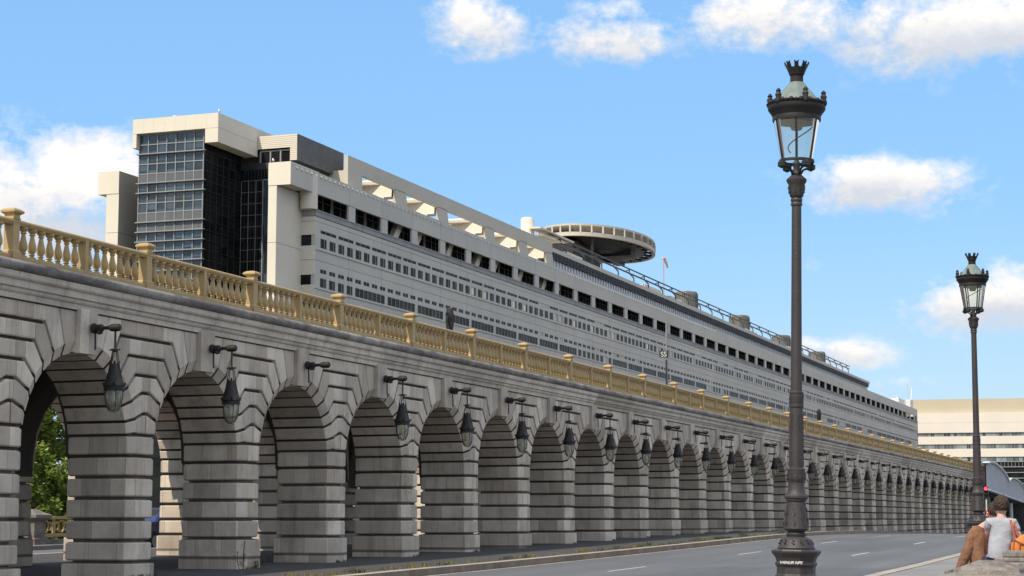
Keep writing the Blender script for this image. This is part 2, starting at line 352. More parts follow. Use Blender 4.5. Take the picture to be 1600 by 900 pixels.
# ---------------------------------------------------------------- setting
b = MB(); b.add([(-4000, -4000, -9), (4000, -4000, -9), (4000, 188, -9), (-4000, 188, -9)], [(0, 1, 2, 3)]); tag(b.build('river', 'river_water'), kind='structure')
b = MB(); b.add([(-4000, 188, -2.1), (4000, 188, -2.1), (4000, 5000, -2.1), (-4000, 5000, -2.1), (-4000, 188, -9.5), (4000, 188, -9.5)], [(0, 1, 2, 3), (0, 4, 5, 1)]); tag(b.build('ground', 'earth'), kind='structure')
b = MB(); b.box(-4000, -39.4, -60, 121, -9.5, -4.2); tag(b.build('quay', 'earth'), kind='structure')
b = MB(); b.box(-39.4, -1.2, -60, 187.9, -9.4, -3.2); tag(b.build('bridge_body', 'soffit'), kind='structure')
b = MB(); b.box(-1.3, 20, -60, 22.5, -9.4, -2.6); tag(b.build('quay_terrace', 'soffit'), kind='structure')
strip('viaduct_walkway', 'pavement_asphalt', -31.4, -16.0, -40, 198, 0, .8)
strip('road', 'asphalt_road', -15.998, -6.1, -40, 320, -.15, .8)
strip('far_road', 'asphalt_road', -37.4, -31.7, -40, 198, -.15, .8)
strip('pavement', 'pavement_light', -6.05, -1.2, -40, 320, -.0, .8)
strip('quay_pavement', 'pavement_light', -1.2, 16, -40, 22, -.0, .8)
strip('far_pavement', 'pavement_light', -39.3, -37.4, -40, 198, 0, .8)
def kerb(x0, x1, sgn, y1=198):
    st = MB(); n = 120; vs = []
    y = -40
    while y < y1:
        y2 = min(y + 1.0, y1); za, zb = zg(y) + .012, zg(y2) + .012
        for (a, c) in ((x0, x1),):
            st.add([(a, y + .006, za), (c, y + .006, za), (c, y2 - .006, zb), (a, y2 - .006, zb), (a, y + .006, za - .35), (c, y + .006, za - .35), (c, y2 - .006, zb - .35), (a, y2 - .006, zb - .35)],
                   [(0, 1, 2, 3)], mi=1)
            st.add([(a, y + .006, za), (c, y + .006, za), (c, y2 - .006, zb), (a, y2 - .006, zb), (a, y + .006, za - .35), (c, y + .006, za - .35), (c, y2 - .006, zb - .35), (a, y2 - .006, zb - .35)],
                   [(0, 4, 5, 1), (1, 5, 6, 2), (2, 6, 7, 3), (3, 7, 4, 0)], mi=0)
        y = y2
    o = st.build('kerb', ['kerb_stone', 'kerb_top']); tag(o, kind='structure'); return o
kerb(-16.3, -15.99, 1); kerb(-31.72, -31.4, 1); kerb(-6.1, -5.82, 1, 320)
strip('gutter_strip', 'gutter_dust', -15.99, -15.80, -40, 198, -.145)
strip('gutter_strip', 'gutter_dust', -6.65, -6.1, -40, 320, -.145)
def dashes(name, x, ys, L):
    m = MB()
    for y in ys:
        m.add([(x - .035, y, zg(y) - .145), (x + .035, y, zg(y) - .145), (x + .035, y + L, zg(y + L) - .145), (x - .035, y + L, zg(y + L) - .145)], [(0, 1, 2, 3)])
    tag(m.build(name, 'road_paint'), kind='structure')
dashes('lane_markings', -12.88, [41.9 + 13.3 * k for k in range(-5, 8)], 3.2)
dashes('lane_markings', -9.43, [54.9 + 12.9 * k for k in range(0, 7)], 3.0)

# ---------------------------------------------------------------- stone viaduct
PC, BAY, X0, DEP = 33.06, 4.64, -20.0, 1.6
N0, N1 = -3, 36
via = thing('stone_viaduct', 'long grey stone railway viaduct of rusticated arches beside the road', 'viaduct', (X0, PC, -1.2))
VB = Vector((X0, PC, -1.2))
def vpart(m, name, mt, tone=False, smooth=False):
    o = m.build(name, mt, via, tone=tone, smooth=smooth); o.location = -VB; return o
JT = [1.69, 1.265, .84, .415, -.01, -.435, -.86, -1.285, -1.71]
def ring(z, e, hy=.52, f=.30):
    cx = .12; xf, xb = e, -DEP - e
    return [(xf, -f - e * .6, z), (xf, f + e * .6, z), (xf - cx, hy + e, z), (xb + cx, hy + e, z), (xb, f + e * .6, z), (xb, -f - e * .6, z), (xb + cx, -hy - e, z), (xf - cx, -hy - e, z)]
def pier_mesh(nc):
    m = MB()
    for k in range(nc):
        z1, z0 = JT[k], JT[k + 1]; t = random.random()
        m.loft([ring(z0, -.11), ring(z0 + .028, -.11), ring(z0 + .03, -.03), ring(z0 + .06, 0), ring(z1 - .06, 0), ring(z1 - .03, -.03), ring(z1 - .028, -.11), ring(z1, -.11)], tone=t)
    z1 = JT[nc]
    m.loft([ring(-2.2, .05), ring(z1 - .05, .05), ring(z1 - .03, .03), ring(z1 - .02, .0), ring(z1 - .012, -.075), ring(z1, -.075)])
    return m
pier_cache = {}
def put_pier(n, rear):
    yc = PC + BAY * n; g = zg(yc); nc = 8
    for k in range(1, 9):
        if JT[k] - g < .42 + (-.0):
            pass
    nc = max(k for k in range(1, 9) if JT[k] - g > .27)
    if nc not in pier_cache:
        o = pier_mesh(nc).build('pier', 'stone_pier', via, smooth=False); pier_cache[nc] = o.data
        bpy.data.objects.remove(o)
    o = bpy.data.objects.new('rear_pier' if rear else 'front_pier', pier_cache[nc]); S.collection.objects.link(o); o.parent = via
    o.location = Vector((-26.1 if rear else X0, yc, 0)) - VB
    return o
ZC, RF, RI = 1.38, 2.02, 1.80
def za(u, r=RF):
    d = BAY / 2 - abs(u); return ZC + math.sqrt(max(0, r * r - d * d))
def clip_stone(m, poly, ins, tone, x=0.0, depth=.12):
    """convex polygon in (u,z); ins = groove inset per edge"""
    n = len(poly); P = [Vector(p) for p in poly]
    area = sum(P[i].x * P[(i + 1) % n].y - P[(i + 1) % n].x * P[i].y for i in range(n))
    if area < 0: P.reverse(); ins = [ins[(n - 2 - i) % n] for i in range(n)]
    def off(sc, add=0):
        out = []
        for i in range(n):
            a, b_, c = P[i - 1], P[i], P[(i + 1) % n]
            d1 = (b_ - a).normalized(); d2 = (c - b_).normalized()
            n1 = Vector((-d1.y, d1.x)); n2 = Vector((-d2.y, d2.x)); i1 = ins[(i - 1) % n] * sc + add; i2 = ins[i] * sc + add
            cr = d1.x * d2.y - d1.y * d2.x
            if abs(cr) < 1e-4: out.append(b_ + n1 * i1); continue
            q = b_ + n1 * i1; r_ = b_ + n2 * i2; tt = ((r_ - q).x * d2.y - (r_ - q).y * d2.x) / cr; out.append(q + d1 * tt)
        return out
    a0 = off(.55); a1 = off(.62); a2 = off(1.0, .004)
    m.loft([[(x - depth, p.x, p.y) for p in a0], [(x - .03, p.x, p.y) for p in a1], [(x - .008, p.x, p.y) for p in a1] if False else [(x - .012, p.x * 1, p.y) for p in a1], [(x, p.x, p.y) for p in a2]], True, True, tone)
G = .058; J = .004
def wall_mesh():
    m = MB(); hb = BAY / 2; top = 3.97; kw = .30
    # front stones, right and left half of the zone over one pier
    H = [(3.645, 1.015, 1.31), (3.275, .69, .985), (2.90, .405, .72), (2.545, .15, .55), (2.13, .06, .40)]
    # course 1 rectangles
    us = [-1.015, -.45, .1, .62, 1.015]
    for a, c in zip(us, us[1:]): clip_stone(m, [(a, 3.645), (c, 3.645), (c, top), (a, top)], [G, J, .01, J], random.random())
    for sg in (1, -1):
        F_ = lambda L: [(sg * u, z) for u, z in L]
        clip_stone(m, F_([(1.015, 3.645), (1.31, za(1.31)), (1.66, za(1.66)), (1.45, top), (1.015, top)]), [G, .01, .02, .01, J], random.random())
        clip_stone(m, F_([(1.66, za(1.66)), (2.02, za(2.02)), (2.02, top), (1.45, top)]), [.01, .015, .01, .02], random.random())
        for k in range(4):
            z1, h1, e1 = H[k]; z0, h0, e0 = H[k + 1]
            clip_stone(m, F_([(h0, z0), (e0, za(e0)), (e1, za(e1)), (h1, z1), (h0, z1)]), [G, .01, G, G, J], random.random())
        # lowest bent course
        clip_stone(m, F_([(0.02 if sg > 0 else 0.02, 1.69), (.31, 1.69), (.40, za(.40)), (.06, 2.13), (.02, 2.13)]), [G, .01, G, G, J], random.random() if sg > 0 else .31)
    for k in range(4):
        z1 = H[k][0]; z0, h0, _ = H[k + 1]
        cuts = [-h0, h0] if h0 < .3 else ([-h0, random.uniform(-.1, .1), h0] if h0 < .6 else [-h0, -.22, .25, h0])
        for a, c in zip(cuts, cuts[1:]): clip_stone(m, [(a, z0), (c, z0), (c, z1), (a, z1)], [G, J, G, J], random.random())
    # backing with the arch cut, extruded through the wall
    outl = [(-hb, ZC + RI + .09)]
    def arc(r, n=14):
        pts = []
        for i in range(n + 1):
            a = R(90 * i / n); pts.append((-hb + r * math.sin(a), ZC + r * math.cos(a)))
        return pts
    A = arc(RI + .09); L = A + [(-.41, 1.25)]
    Rr = [(-u, z) for u, z in reversed(L)]
    outl = [(-hb, 4.0)] + L + Rr + [(hb, 4.0)]
    n = len(outl)
    m.add([(-.105, u, z) for u, z in outl] + [(-DEP, u, z) for u, z in outl], [tuple((i, (i + 1) % n, (i + 1) % n + n, i + n)) for i in range(n)], -1)
    # faces as vertical slices so the concave outline fills cleanly
    for xx in (-.105, -DEP):
        for side in (-1, 1):
            pts = [(side * -u, z) for u, z in L]
            for p, q in zip(pts, pts[1:]):
                m.add([(xx, p[0], p[1]), (xx, q[0], q[1]), (xx, q[0], 4.0), (xx, p[0], 4.0)], [(0, 1, 2, 3)], -1 if xx > -1 else .5)
        m.add([(xx, -.41, 1.25), (xx, .41, 1.25), (xx, .41, 4.0), (xx, -.41, 4.0)], [(0, 1, 2, 3)], -1 if xx > -1 else .5)
    # soffit voussoirs
    us = [1.31, .985, .72, .51, .37, .315]
    angs = [0.0] + [math.atan2(hb - u, za(u) - ZC) for u in [2.02, 1.66] + us]
    angs = [math.pi / 2 - (math.pi / 2 - a) for a in angs]
    angs = [0.0] + [math.atan2(hb - u, math.sqrt(max(0, RF ** 2 - (hb - u) ** 2))) for u in (2.02, 1.66, 1.31, .985, .72, .55, .40)] + [R(80.5)]
    for sg in (1, -1):
        for a0, a1 in zip(angs, angs[1:]):
            t = random.random(); g = .018
            def sec(a, e):
                pt = lambda x, r: (x, sg * (hb - (r + e) * math.sin(a)), ZC + (r + e) * math.cos(a))
                return [pt(-.10, RF + .03 - e), pt(0 - e * .3, RF), pt(-.12, RI), pt(-DEP + .12, RI), pt(-DEP, RF), pt(-DEP, RF + .03)]
            m2 = [sec(a0 + .004, .10), sec(a0 + .010, .09), sec(a0 + g * .9, 0.012), sec(a0 + g * 1.5, 0), sec(a1 - g * 1.5, 0), sec(a1 - g * .9, .012), sec(a1 - .010, .09), sec(a1 - .004, .10)]
            vs = [p for r in m2 for p in r]; nn = 6; fs = []
            for i in range(len(m2) - 1):
                for j in range(nn - 1): fs.append((i * nn + j, i * nn + j + 1, (i + 1) * nn + j + 1, (i + 1) * nn + j))
            m.add(vs, fs[:10], -1); k_ = len(m.v) - len(vs)
            for f_ in fs[10:-10]: m.f.append(tuple(q_ + k_ for q_ in f_)); m.t.append(t); m.m.append(0)
            for f_ in fs[-10:]: m.f.append(tuple(q_ + k_ for q_ in f_)); m.t.append(-1); m.m.append(0)
    # half keystone pilasters either side
    for sg in (1, -1):
        m.box(-.02, .10, sg * (hb - .30), sg * hb, 3.16, 4.02, .6)
        m.box(-DEP + .02, -DEP - .02, sg * (hb - .30), sg * hb, 3.16, 3.97, .6)
        m.box(-DEP, -.02, sg * (hb - .30), sg * hb, 3.185, 3.4, .6)
    return m
wm = wall_mesh().build('arch_wall', 'stone_arch', via, tone=True); wm.location = Vector((X0, PC + BAY * N0, 0)) - VB
for n in range(N0, N1):
    put_pier(n, False); put_pier(n, True)
    if n > N0:
        w = wm.copy(); S.collection.objects.link(w); w.parent = via; w.location = Vector((X0, PC + BAY * n, 0)) - VB
    w = wm.copy(); S.collection.objects.link(w); w.parent = via; w.name = 'rear_arch_wall'
    w.location = Vector((-27.7, PC + BAY * n, 0)) - VB; w.rotation_euler = (0, 0, math.pi)
YA, YB = PC + BAY * (N0 - .5), PC + BAY * (N1 - .5)
def sweepY(prof, y0=YA, y1=YB, mir=False):
    m = MB(); m.loft([[((X0 + x) if not mir else (-27.7 - x), y, z) for x, z in prof] for y in (y0, y1)]); return m
trimp = [(-.4, 3.985), (.05, 3.985), (.05, 4.09), (.08, 4.10), (.10, 4.13), (.10, 4.17), (.15, 4.19), (.15, 4.31), (.20, 4.33), (.22, 4.36), (.22, 4.455), (-.4, 4.455)]
vpart(sweepY(trimp), 'cornice', 'stone_trim'); vpart(sweepY(trimp, mir=True), 'cornice', 'stone_trim')
tor = [(-.4, 4.46), (.16, 4.46)] + [(.20 + .10 * math.sin(R(a)), 4.56 - .10 * math.cos(R(a))) for a in range(0, 181, 22)] + [(.05, 4.665), (-.4, 4.665)]
vpart(sweepY(tor), 'torus_moulding', 'stone_cornice', smooth=False); vpart(sweepY(tor, mir=True), 'torus_moulding', 'stone_cornice')
m = MB(); m.box(-27.4, -20.3, YA, YB, 4.05, 4.6); vpart(m, 'deck', 'deck_dark')
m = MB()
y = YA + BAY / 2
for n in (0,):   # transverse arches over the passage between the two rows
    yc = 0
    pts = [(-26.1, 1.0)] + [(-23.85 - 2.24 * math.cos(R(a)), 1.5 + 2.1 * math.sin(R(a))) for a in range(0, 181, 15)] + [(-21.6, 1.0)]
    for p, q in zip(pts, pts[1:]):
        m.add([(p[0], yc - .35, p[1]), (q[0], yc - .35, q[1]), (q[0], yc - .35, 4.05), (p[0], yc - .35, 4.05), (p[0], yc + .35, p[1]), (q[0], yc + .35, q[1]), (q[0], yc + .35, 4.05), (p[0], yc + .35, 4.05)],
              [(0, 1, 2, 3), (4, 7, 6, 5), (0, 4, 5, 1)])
pv = vpart(m, 'vault_rib', 'soffit'); vb = pv.location.copy()  # ribs coloured dark to deepen the shade inside the passage
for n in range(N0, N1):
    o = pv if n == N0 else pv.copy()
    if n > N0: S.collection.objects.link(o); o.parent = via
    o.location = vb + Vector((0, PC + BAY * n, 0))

# balustrade
bal = thing('balustrade', 'ochre balustrade with square pedestals along the road side of the viaduct top', 'balustrade', (X0 - .1, PC, 4.66))
bal2 = thing('balustrade', 'ochre balustrade on the far edge of the viaduct, behind the front one', 'balustrade', (-27.6, PC, 4.66))
def ped_mesh():
    m = MB()
    sq = lambda h, z: [(-h, -h, z), (h, -h, z), (h, h, z), (-h, h, z)]
    m.loft([sq(.135, 0), sq(.135, .18), sq(.12, .20), sq(.10, .22), sq(.10, .77), sq(.112, .79), sq(.112, .81), sq(.098, .82), sq(.098, .87), sq(.155, .91), sq(.155, .945), sq(.10, .985), sq(.03, 1.0)])
    return m
pm = ped_mesh().build('pedestal', 'gold_paint', bal)
bprof = [(.095, .12), (.095, .155), (.06, .165), (.045, .185), (.07, .205), (.05, .225), (.07, .25), (.09, .29), (.095, .33), (.085, .39), (.062, .46), (.047, .53), (.043, .565), (.065, .575), (.065, .59), (.05, .605), (.085, .635), (.10, .65), (.10, .69)]
m = MB(); m.lathe([(r_ * .98, z_) for r_, z_ in bprof], 12, sx=.85); bm0 = m.build('baluster', 'gold_paint', bal, smooth=True)
def rail_mesh(y0, y1):
    m = MB()
    for prof in ([(-.10, .045), (.10, .045), (.10, .11), (.085, .13), (-.085, .13), (-.10, .11)], [(-.08, .685), (.08, .685), (.095, .71), (.11, .73), (.11, .76), (.08, .785), (-.08, .785), (-.11, .76), (-.11, .73), (-.095, .71)]):
        m.loft([[(x, y, z) for x, z in prof] for y in (y0, y1)])
    return m
m = rail_mesh(YA - PC, YB - PC); m.build('rail', 'gold_paint', bal)
m = MB(); m.box(-.07, .105, -.055, .055, .04, .72); ip = m.build('intermediate_post', 'gold_paint', bal)
for n in range(N0, N1):
    o = ip if n == N0 else ip.copy()
    if n > N0: S.collection.objects.link(o); o.parent = bal
    o.location = (0, BAY * (n + .5), 0)
m = MB()   # dark gap blocks that lift the rail over the torus
for n in range(N0, N1):
    pass
first = True; order = []
for n in range(N0, N1):
    for k in range(14):
        u = BAY * n + (k + .5) * (BAY - .30) / 14 + .15
        u = BAY * n + (.30 + (k % 7) * .282 + .06 if k < 7 else BAY / 2 + .22 + (k - 7) * .282)
        order.append(u)
near = [u for u in order if u > -6.2][:96]; rest = [u for u in order if u not in set(near)]
for i, u in enumerate(near):
    o = bm0 if i == 0 else bm0.copy()
    if i: S.collection.objects.link(o); o.parent = bal
    o.location = (0, u, 0)
def many(src, us, name, parent, xs=(0,)):
    m = MB(); vs = [v.co.copy() for v in src.vertices]; fs = [tuple(p.vertices) for p in src.polygons]
    for u in us: m.add([(v.x, v.y + u, v.z) for v in vs], fs)
    return m.build(name, 'gold_paint', parent, smooth=True)
tag(many(bm0.data, rest, 'balusters', bal), kind='stuff')
for i, n in enumerate(range(N0, N1)):
    o = pm if i == 0 else pm.copy()
    if i: S.collection.objects.link(o); o.parent = bal
    o.location = (0, BAY * n, 0)
r2 = rail_mesh(YA - PC, YB - PC).build('rail', 'gold_paint', bal2)
tag(many(bm0.data, order, 'balusters', bal2), kind='stuff')
m = MB()
for n in range(N0, N1):
    o = pm.copy(); S.collection.objects.link(o); o.parent = bal2; o.location = (0, BAY * n, 0)

# hanging lanterns
def lantern(full=True):
    r = thing('hanging_lantern' if full else 'lantern_bracket', '', 'lantern')
    b = MB()
    b.lathe([(.10, 0), (.10, .05), (.075, .07), (.075, .20), (.035, .24), (.035, .34), (.06, .38), (.075, .42), (.075, .58), (.05, .61)], 10)
    for i, v in enumerate(b.v): b.v[i] = (v[2], v[1], v[0])
    b.tube([(.05, 0, -.05), (.06, 0, -.42)], .018, 6); b.lathe([(.02, -.12), (.07, -.10), (.07, -.05), (.03, 0)], 8, (.14, 0, 0))
    b.build('bracket', 'black_iron', r, smooth=True)
    if full:
        h = MB(); h.tube([(.5, 0, 0), (.5, 0, -.42)], .022, 6); h.lathe([(.02, -.47), (.045, -.45), (.045, -.41), (.02, -.39)], 8, (.5, 0, 0)); h.bar((.5, -.11, -.43), (.5, .11, -.43), .03, .03); h.bar((.39, 0, -.43), (.61, 0, -.43), .03, .03)
        for a in range(4):
            c, s_ = math.cos(R(90 * a)), math.sin(R(90 * a)); h.tube([(.5 + .05 * c, .05 * s_, -.43), (.5 + .13 * c, .13 * s_, -.85), (.5 + .16 * c, .16 * s_, -.98)], .009, 5)
        h.build('hanger', 'black_iron', r)
        h = MB(); h.lathe([(.065, -.70), (.09, -.72), (.095, -.76), (.145, -.93), (.185, -1.06), (.212, -1.10), (.216, -1.13), (.20, -1.14), (.20, -1.21), (.17, -1.21)], 16, (.5, 0, 0))
        for a in range(6):
            c, s_ = math.cos(R(60 * a)), math.sin(R(60 * a)); h.bar((.5 + .07 * c, .07 * s_, -.73), (.5 + .105 * c, .105 * s_, -.65), .035, .012); h.bar((.5 + .212 * c, .212 * s_, -1.12), (.5 + .245 * c, .245 * s_, -1.07), .04, .015)
        h.build('hood', 'black_iron', r, smooth=True)
        g = MB(); g.lathe([(.16, -1.21), (.165, -1.30), (.157, -1.42), (.135, -1.52), (.09, -1.585), (.03, -1.60)], 16, (.5, 0, 0)); g.build('globe', 'globe_glass', r, smooth=True)
        g = MB()
        for a in range(4):
            c, s_ = math.cos(R(45 + 90 * a)), math.sin(R(45 + 90 * a)); g.tube([(.5 + q * c, q * s_, z) for q, z in ((.18, -1.2), (.175, -1.32), (.15, -1.50), (.09, -1.60), (.02, -1.625))], .007, 5)
        g.build('guard', 'black_iron', r)
        g = MB(); g.lathe([(.03, -1.24), (.03, -1.30), (.055, -1.36), (.05, -1.42), (.02, -1.45)], 10, (.5, 0, 0)); g.build('bulb', 'blind', r, smooth=True)
    return r
names = ['first', 'second', 'third', 'fourth', 'fifth', 'sixth', 'seventh', 'eighth', 'ninth', 'tenth', 'eleventh', 'twelfth', 'thirteenth', 'fourteenth', 'fifteenth', 'sixteenth', 'seventeenth', 'eighteenth', 'nineteenth', 'twentieth',
         'twenty-first', 'twenty-second', 'twenty-third', 'twenty-fourth', 'twenty-fifth', 'twenty-sixth', 'twenty-seventh', 'twenty-eighth', 'twenty-ninth', 'thirtieth', 'thirty-first', 'thirty-second', 'thirty-third', 'thirty-fourth', 'thirty-fifth', 'thirty-sixth']
lb = lantern(False); lf = lantern(True); used = False
for i in range(35):
    n = i - 1; yc = PC + BAY * (n + .5) + .06
    if i == 2: o = lb; o['label'] = 'bare iron bracket without a lantern above the third arch from the left'; o['category'] = 'bracket'; o['group'] = 'lantern brackets on the viaduct'
    else:
        o = lf if not used else copy_tree(lf); used = True
        o['label'] = 'black iron lantern hanging above the %s viaduct arch from the left edge' % names[i]; o['category'] = 'lantern'; o['group'] = 'lanterns hanging from the viaduct arches'
    o.location = (X0 + .15, yc, 3.66)

# ---------------------------------------------------------------- long grey building
GB = Vector((-65, 128, -9))
gov = thing('government_building', 'very long grey concrete office building with glass tower end and round rooftop helipad', 'building', GB)
def gp(m, name, mt, smooth=False, parent=None, tone=False):
    o = m.build(name, mt, parent or gov, smooth=smooth, tone=tone)
    if not parent: o.location = -GB
    return o
XF = -65.0; YE = 480.0
def many_parts(name, mt, boxes, n=100):
    for bx in boxes[:n]:
        m_ = MB(); m_.box(*bx); gp(m_, name, mt)
    if boxes[n:]:
        m_ = MB()
        for bx in boxes[n:]: m_.box(*bx)
        tag(gp(m_, name + 's', mt), kind='stuff')
w = MB()
w.box(-81, -66.9, 133.2, YE, -9, 27.3)                      # core
w.box(-67.1, -65.75, 133.0, YE - .2, -9, 24.0)
def band(z0, z1, x=XF, y0=132.45, y1=YE, back=.75): w.box(x - back, x, y0, y1, z0, z1)
band(23.70, 24.06); band(23.08, 23.67)
band(22.40, 22.78); band(21.43, 21.60); band(21.38, 21.43, XF + .08); band(20.57, 21.37); band(19.92, 20.54); band(19.20, 19.56)
band(18.33, 18.42); band(18.25, 18.33, XF + .08); band(17.3, 18.24)
for k in range(1, 8):
    z = 18.25 - 3.2 * k; band(z, z + 1.6 if k < 8 else z, y0=132.45)
band(-9, -5)
P4 = 6.70; Y0 = 132.4; nb = int((YE - Y0) / P4)
wide = []; nar = []; sml = []; tall = []; lng = []
LONGB = lambda i: i not in (0, 10, 11, 19, 20, 27, 34, 41, 48)
for i in range(nb + 1):
    yb = Y0 + P4 * i
    for k in range(2):
        a = yb + 1.0 + 3.35 * k; c = a + 2.95
        if c < YE - .3: wide.append((a, c))
    for k in range(4):
        a = yb + 1.0 + 1.675 * k; c = a + 1.17
        if c < YE - .3: nar.append((a, c)); sml.append((a, c))
        if c < YE - .3 and not LONGB(i): tall.append((a, c))
    if LONGB(i) and yb + 7.0 < YE: lng.append((yb + 1.0, yb + 7.1))
def mulls(spans, z0, z1):
    prev = Y0
    for a, c in spans: w.box(XF - .75, XF, prev if prev > Y0 else 132.45, a, z0, z1); prev = c
    w.box(XF - .75, XF, prev, YE, z0, z1)
mulls(wide, 22.78, 23.08); mulls(nar, 21.60, 22.40); mulls(sml, 19.56, 19.92); mulls(sorted(tall + lng), 18.42, 19.20)
w.box(-81, -66.9, YE - .2, YE, -9, 27.3)
w.box(XF - 1.9, XF, YE - .6, YE, -9, 25.9)
gp(w, 'wall', 'concrete_panel')
# gallery level with posts, sill and top beam
w = MB(); w.box(XF - 2.0, XF + .06, 132.40, YE, 24.10, 24.58); w.box(XF - 2.0, XF + .12, 132.34, YE, 24.50, 24.60); gp(w, 'gallery_sill', 'concrete_sill')
w = MB(); w.box(XF - .25, XF, 128.0, YE, 25.92, 27.66); w.box(XF - 1.9, XF - .25, 128.0, YE, 27.3, 27.655); w.box(XF - 1.9, XF - .25, 128.0, 131, 25.95, 27.2)
for i in range(0, nb + 1):
    y = 132.7 + P4 * i
    if i: w.box(XF - .20, XF - .04, y - .68, y + .68, 24.6, 25.92)
w.box(XF - .9, XF - .03, YE - 1.2, YE, 24.6, 25.92)
gp(w, 'gallery_beam', 'concrete_panel')
w = MB(); w.lathe([(.72, 24.6), (.72, 27.3)], 20, (XF - .55, 132.3, 0)); gp(w, 'round_column', 'concrete_warm', True)
many_parts('beam_stud', 'white_metal', [(XF - .02, XF + .10, 128.9 + .86 * i, 129.12 + .86 * i, 27.30, 27.46) for i in range(160)])
w = MB()
for i in range(nb + 1):
    y = 132.7 + P4 * i
    w.box(XF - 1.88, XF - 1.84, y + .3, y + 6.3, 24.6, 27.28)
gp(w, 'gallery_glazing', 'dark_glass')
w = MB()
for i in range(int(nb)):
    y = 132.7 + P4 * i
    w = MB()
    for q in range(1, 5): w.box(XF - 1.84, XF - 1.78, y + 1.1 * q + .3, y + 1.1 * q + .38, 24.6, 27.2)
    w.box(XF - 1.84, XF - 1.78, y + .3, y + 6.2, 26.0, 26.06); gp(w, 'gallery_mullion', 'metal_grey')
    if 2 <= i <= 9:
        w = MB(); w.bar((XF - 1.2, y + 2.2 + (i % 3), 24.6), (XF - 1.2, y + 4.4 + (i % 3), 27.2), .5, .8); gp(w, 'raking_column', 'concrete_warm')  # warm pale concrete paints sunlight onto the gallery columns
# windows: frame > pane
def win_mesh(W_, H_, mull, rail=False):
    f = MB(); d = .035
    f.box(-.10, 0, 0, d, 0, H_); f.box(-.10, 0, W_ - d, W_, 0, H_); f.box(-.10, 0, d, W_ - d, 0, d); f.box(-.10, 0, d, W_ - d, H_ - d, H_)
    for q in mull: f.box(-.10, .0, q - .028, q + .028, d, H_ - d)
    return f
def add_windows(spans, z0, H_, mull, n_ind, pane='window_glass', name='window', X=XF - .015):
    W_ = spans[0][1] - spans[0][0]
    f = win_mesh(W_, H_, mull).build(name, 'mullion', gov); p = MB(); p.box(-.07, -.045, .03, W_ - .03, .03, H_ - .03); pn = p.build('pane', pane, f)
    for i, (a, c) in enumerate(spans[:n_ind]):
        if i == 0: o, q = f, pn
        else:
            o = f.copy(); S.collection.objects.link(o); o.parent = gov; q = pn.copy(); S.collection.objects.link(q); q.parent = o
        o.location = Vector((X, a, z0)) - GB
    if spans[n_ind:]:
        fm = win_mesh(W_, H_, mull); m1 = MB()
        for a, c in spans[n_ind:]:
            m1.add([(v[0] + X, v[1] + a, v[2] + z0) for v in fm.v], fm.f, mi=0)
            k = len(m1.v); m1.box(X - .07, X - .045, a + .03, c - .03, z0 + .03, z0 + H_ - .03, mi=1 if random.random() < .85 else 2)
        return m1
    return None
rest_m = MB()
for spans, z0, H_, mu, k in ((wide, 22.78, .30, (.98, 1.97), 12), (nar, 21.60, .80, (.78,), 30), (sml, 19.56, .36, (.6,), 26), (tall, 18.42, .78, (.78,), 8), (lng, 18.42, .78, [.87 * q for q in range(1, 7)], 14)):
    r_ = add_windows(spans, z0, H_, mu, k)
    if r_:
        kk = len(rest_m.v); rest_m.v += r_.v; rest_m.f += [tuple(i + kk for i in f) for f in r_.f]; rest_m.t += r_.t; rest_m.m += r_.m
tag(gp(rest_m, 'windows', ['mullion', 'window_glass', 'blind']), kind='stuff')
bl = MB()
for yv in (167.4, 170.75, 179.1, 182.5, 199.3, 206.0, 214.3, 229.5): 
    k = int((yv - 133.4) / 1.675); a = nar[min(k, len(nar) - 1)][0]; bl = MB(); bl.box(XF - .058, XF - .052, a + .15, a + .70, 21.66, 22.34); gp(bl, 'blind', 'painted_sun_blind')  # pale warm strips paint the sunshine showing in these panes
rb = MB()
for k in range(1, 8): rb.box(XF - .5, XF - .45, 132.9, YE - 1, 18.25 - 3.2 * k + 1.55, 18.25 - 3.2 * k + 3.3)
rb.box(XF - .6, XF - .5, 132.9, YE - 1, -6, 18); gp(rb, 'ribbon_glazing', 'window_glass')
# near end faces, columns
w = MB()
for z0, z1 in ((23.70, 24.06), (22.58, 23.67), (20.57, 21.70), (19.36, 20.54), (17.3, 18.55), (14, 16.5), (10, 13.4), (-9, 9)): w.box(-67.1, -65.01, 132.38, 132.95, z0, z1)
gp(w, 'end_wall', 'concrete_warm')
w = MB(); w.box(-67.05, -65.35, 132.40, 132.46, 14, 23); gp(w, 'end_glazing', 'window_glass')
def column(xi, xo, s):
    m = MB(); m.box(xi, xo, 128.02, 133.1, -9, 21.4 - .03); m.box(xi, xo, 128.02, 133.1, 21.4, 25.90)
    return m
w = column(-66.95, -66.22, 1); w.box(-66.95, -65.0 - .02, 127.98, 128.02, 25.90, 27.68); gp(w, 'end_column', 'concrete_warm')
w = MB(); w.box(-66.95, -65.02, 128.02, 133.0, 27.66, 27.72); gp(w, 'cap_slab', 'concrete_warm')
w = MB(); w.box(-81.6, -80.45, 128.02, 133.1, -9, 22.9); w.box(-81.6, -80.45, 128.02, 133.1, 22.93, 26.1); w.box(-82.4, -80.45, 127.98, 133.1, 26.1, 27.95); w.box(-82.4, -80.45, 133.1, 300, 26.1, 27.9); w.box(-82.2, -81.8, 129, 131, -9, 21.9); gp(w, 'end_column', 'concrete_warm')
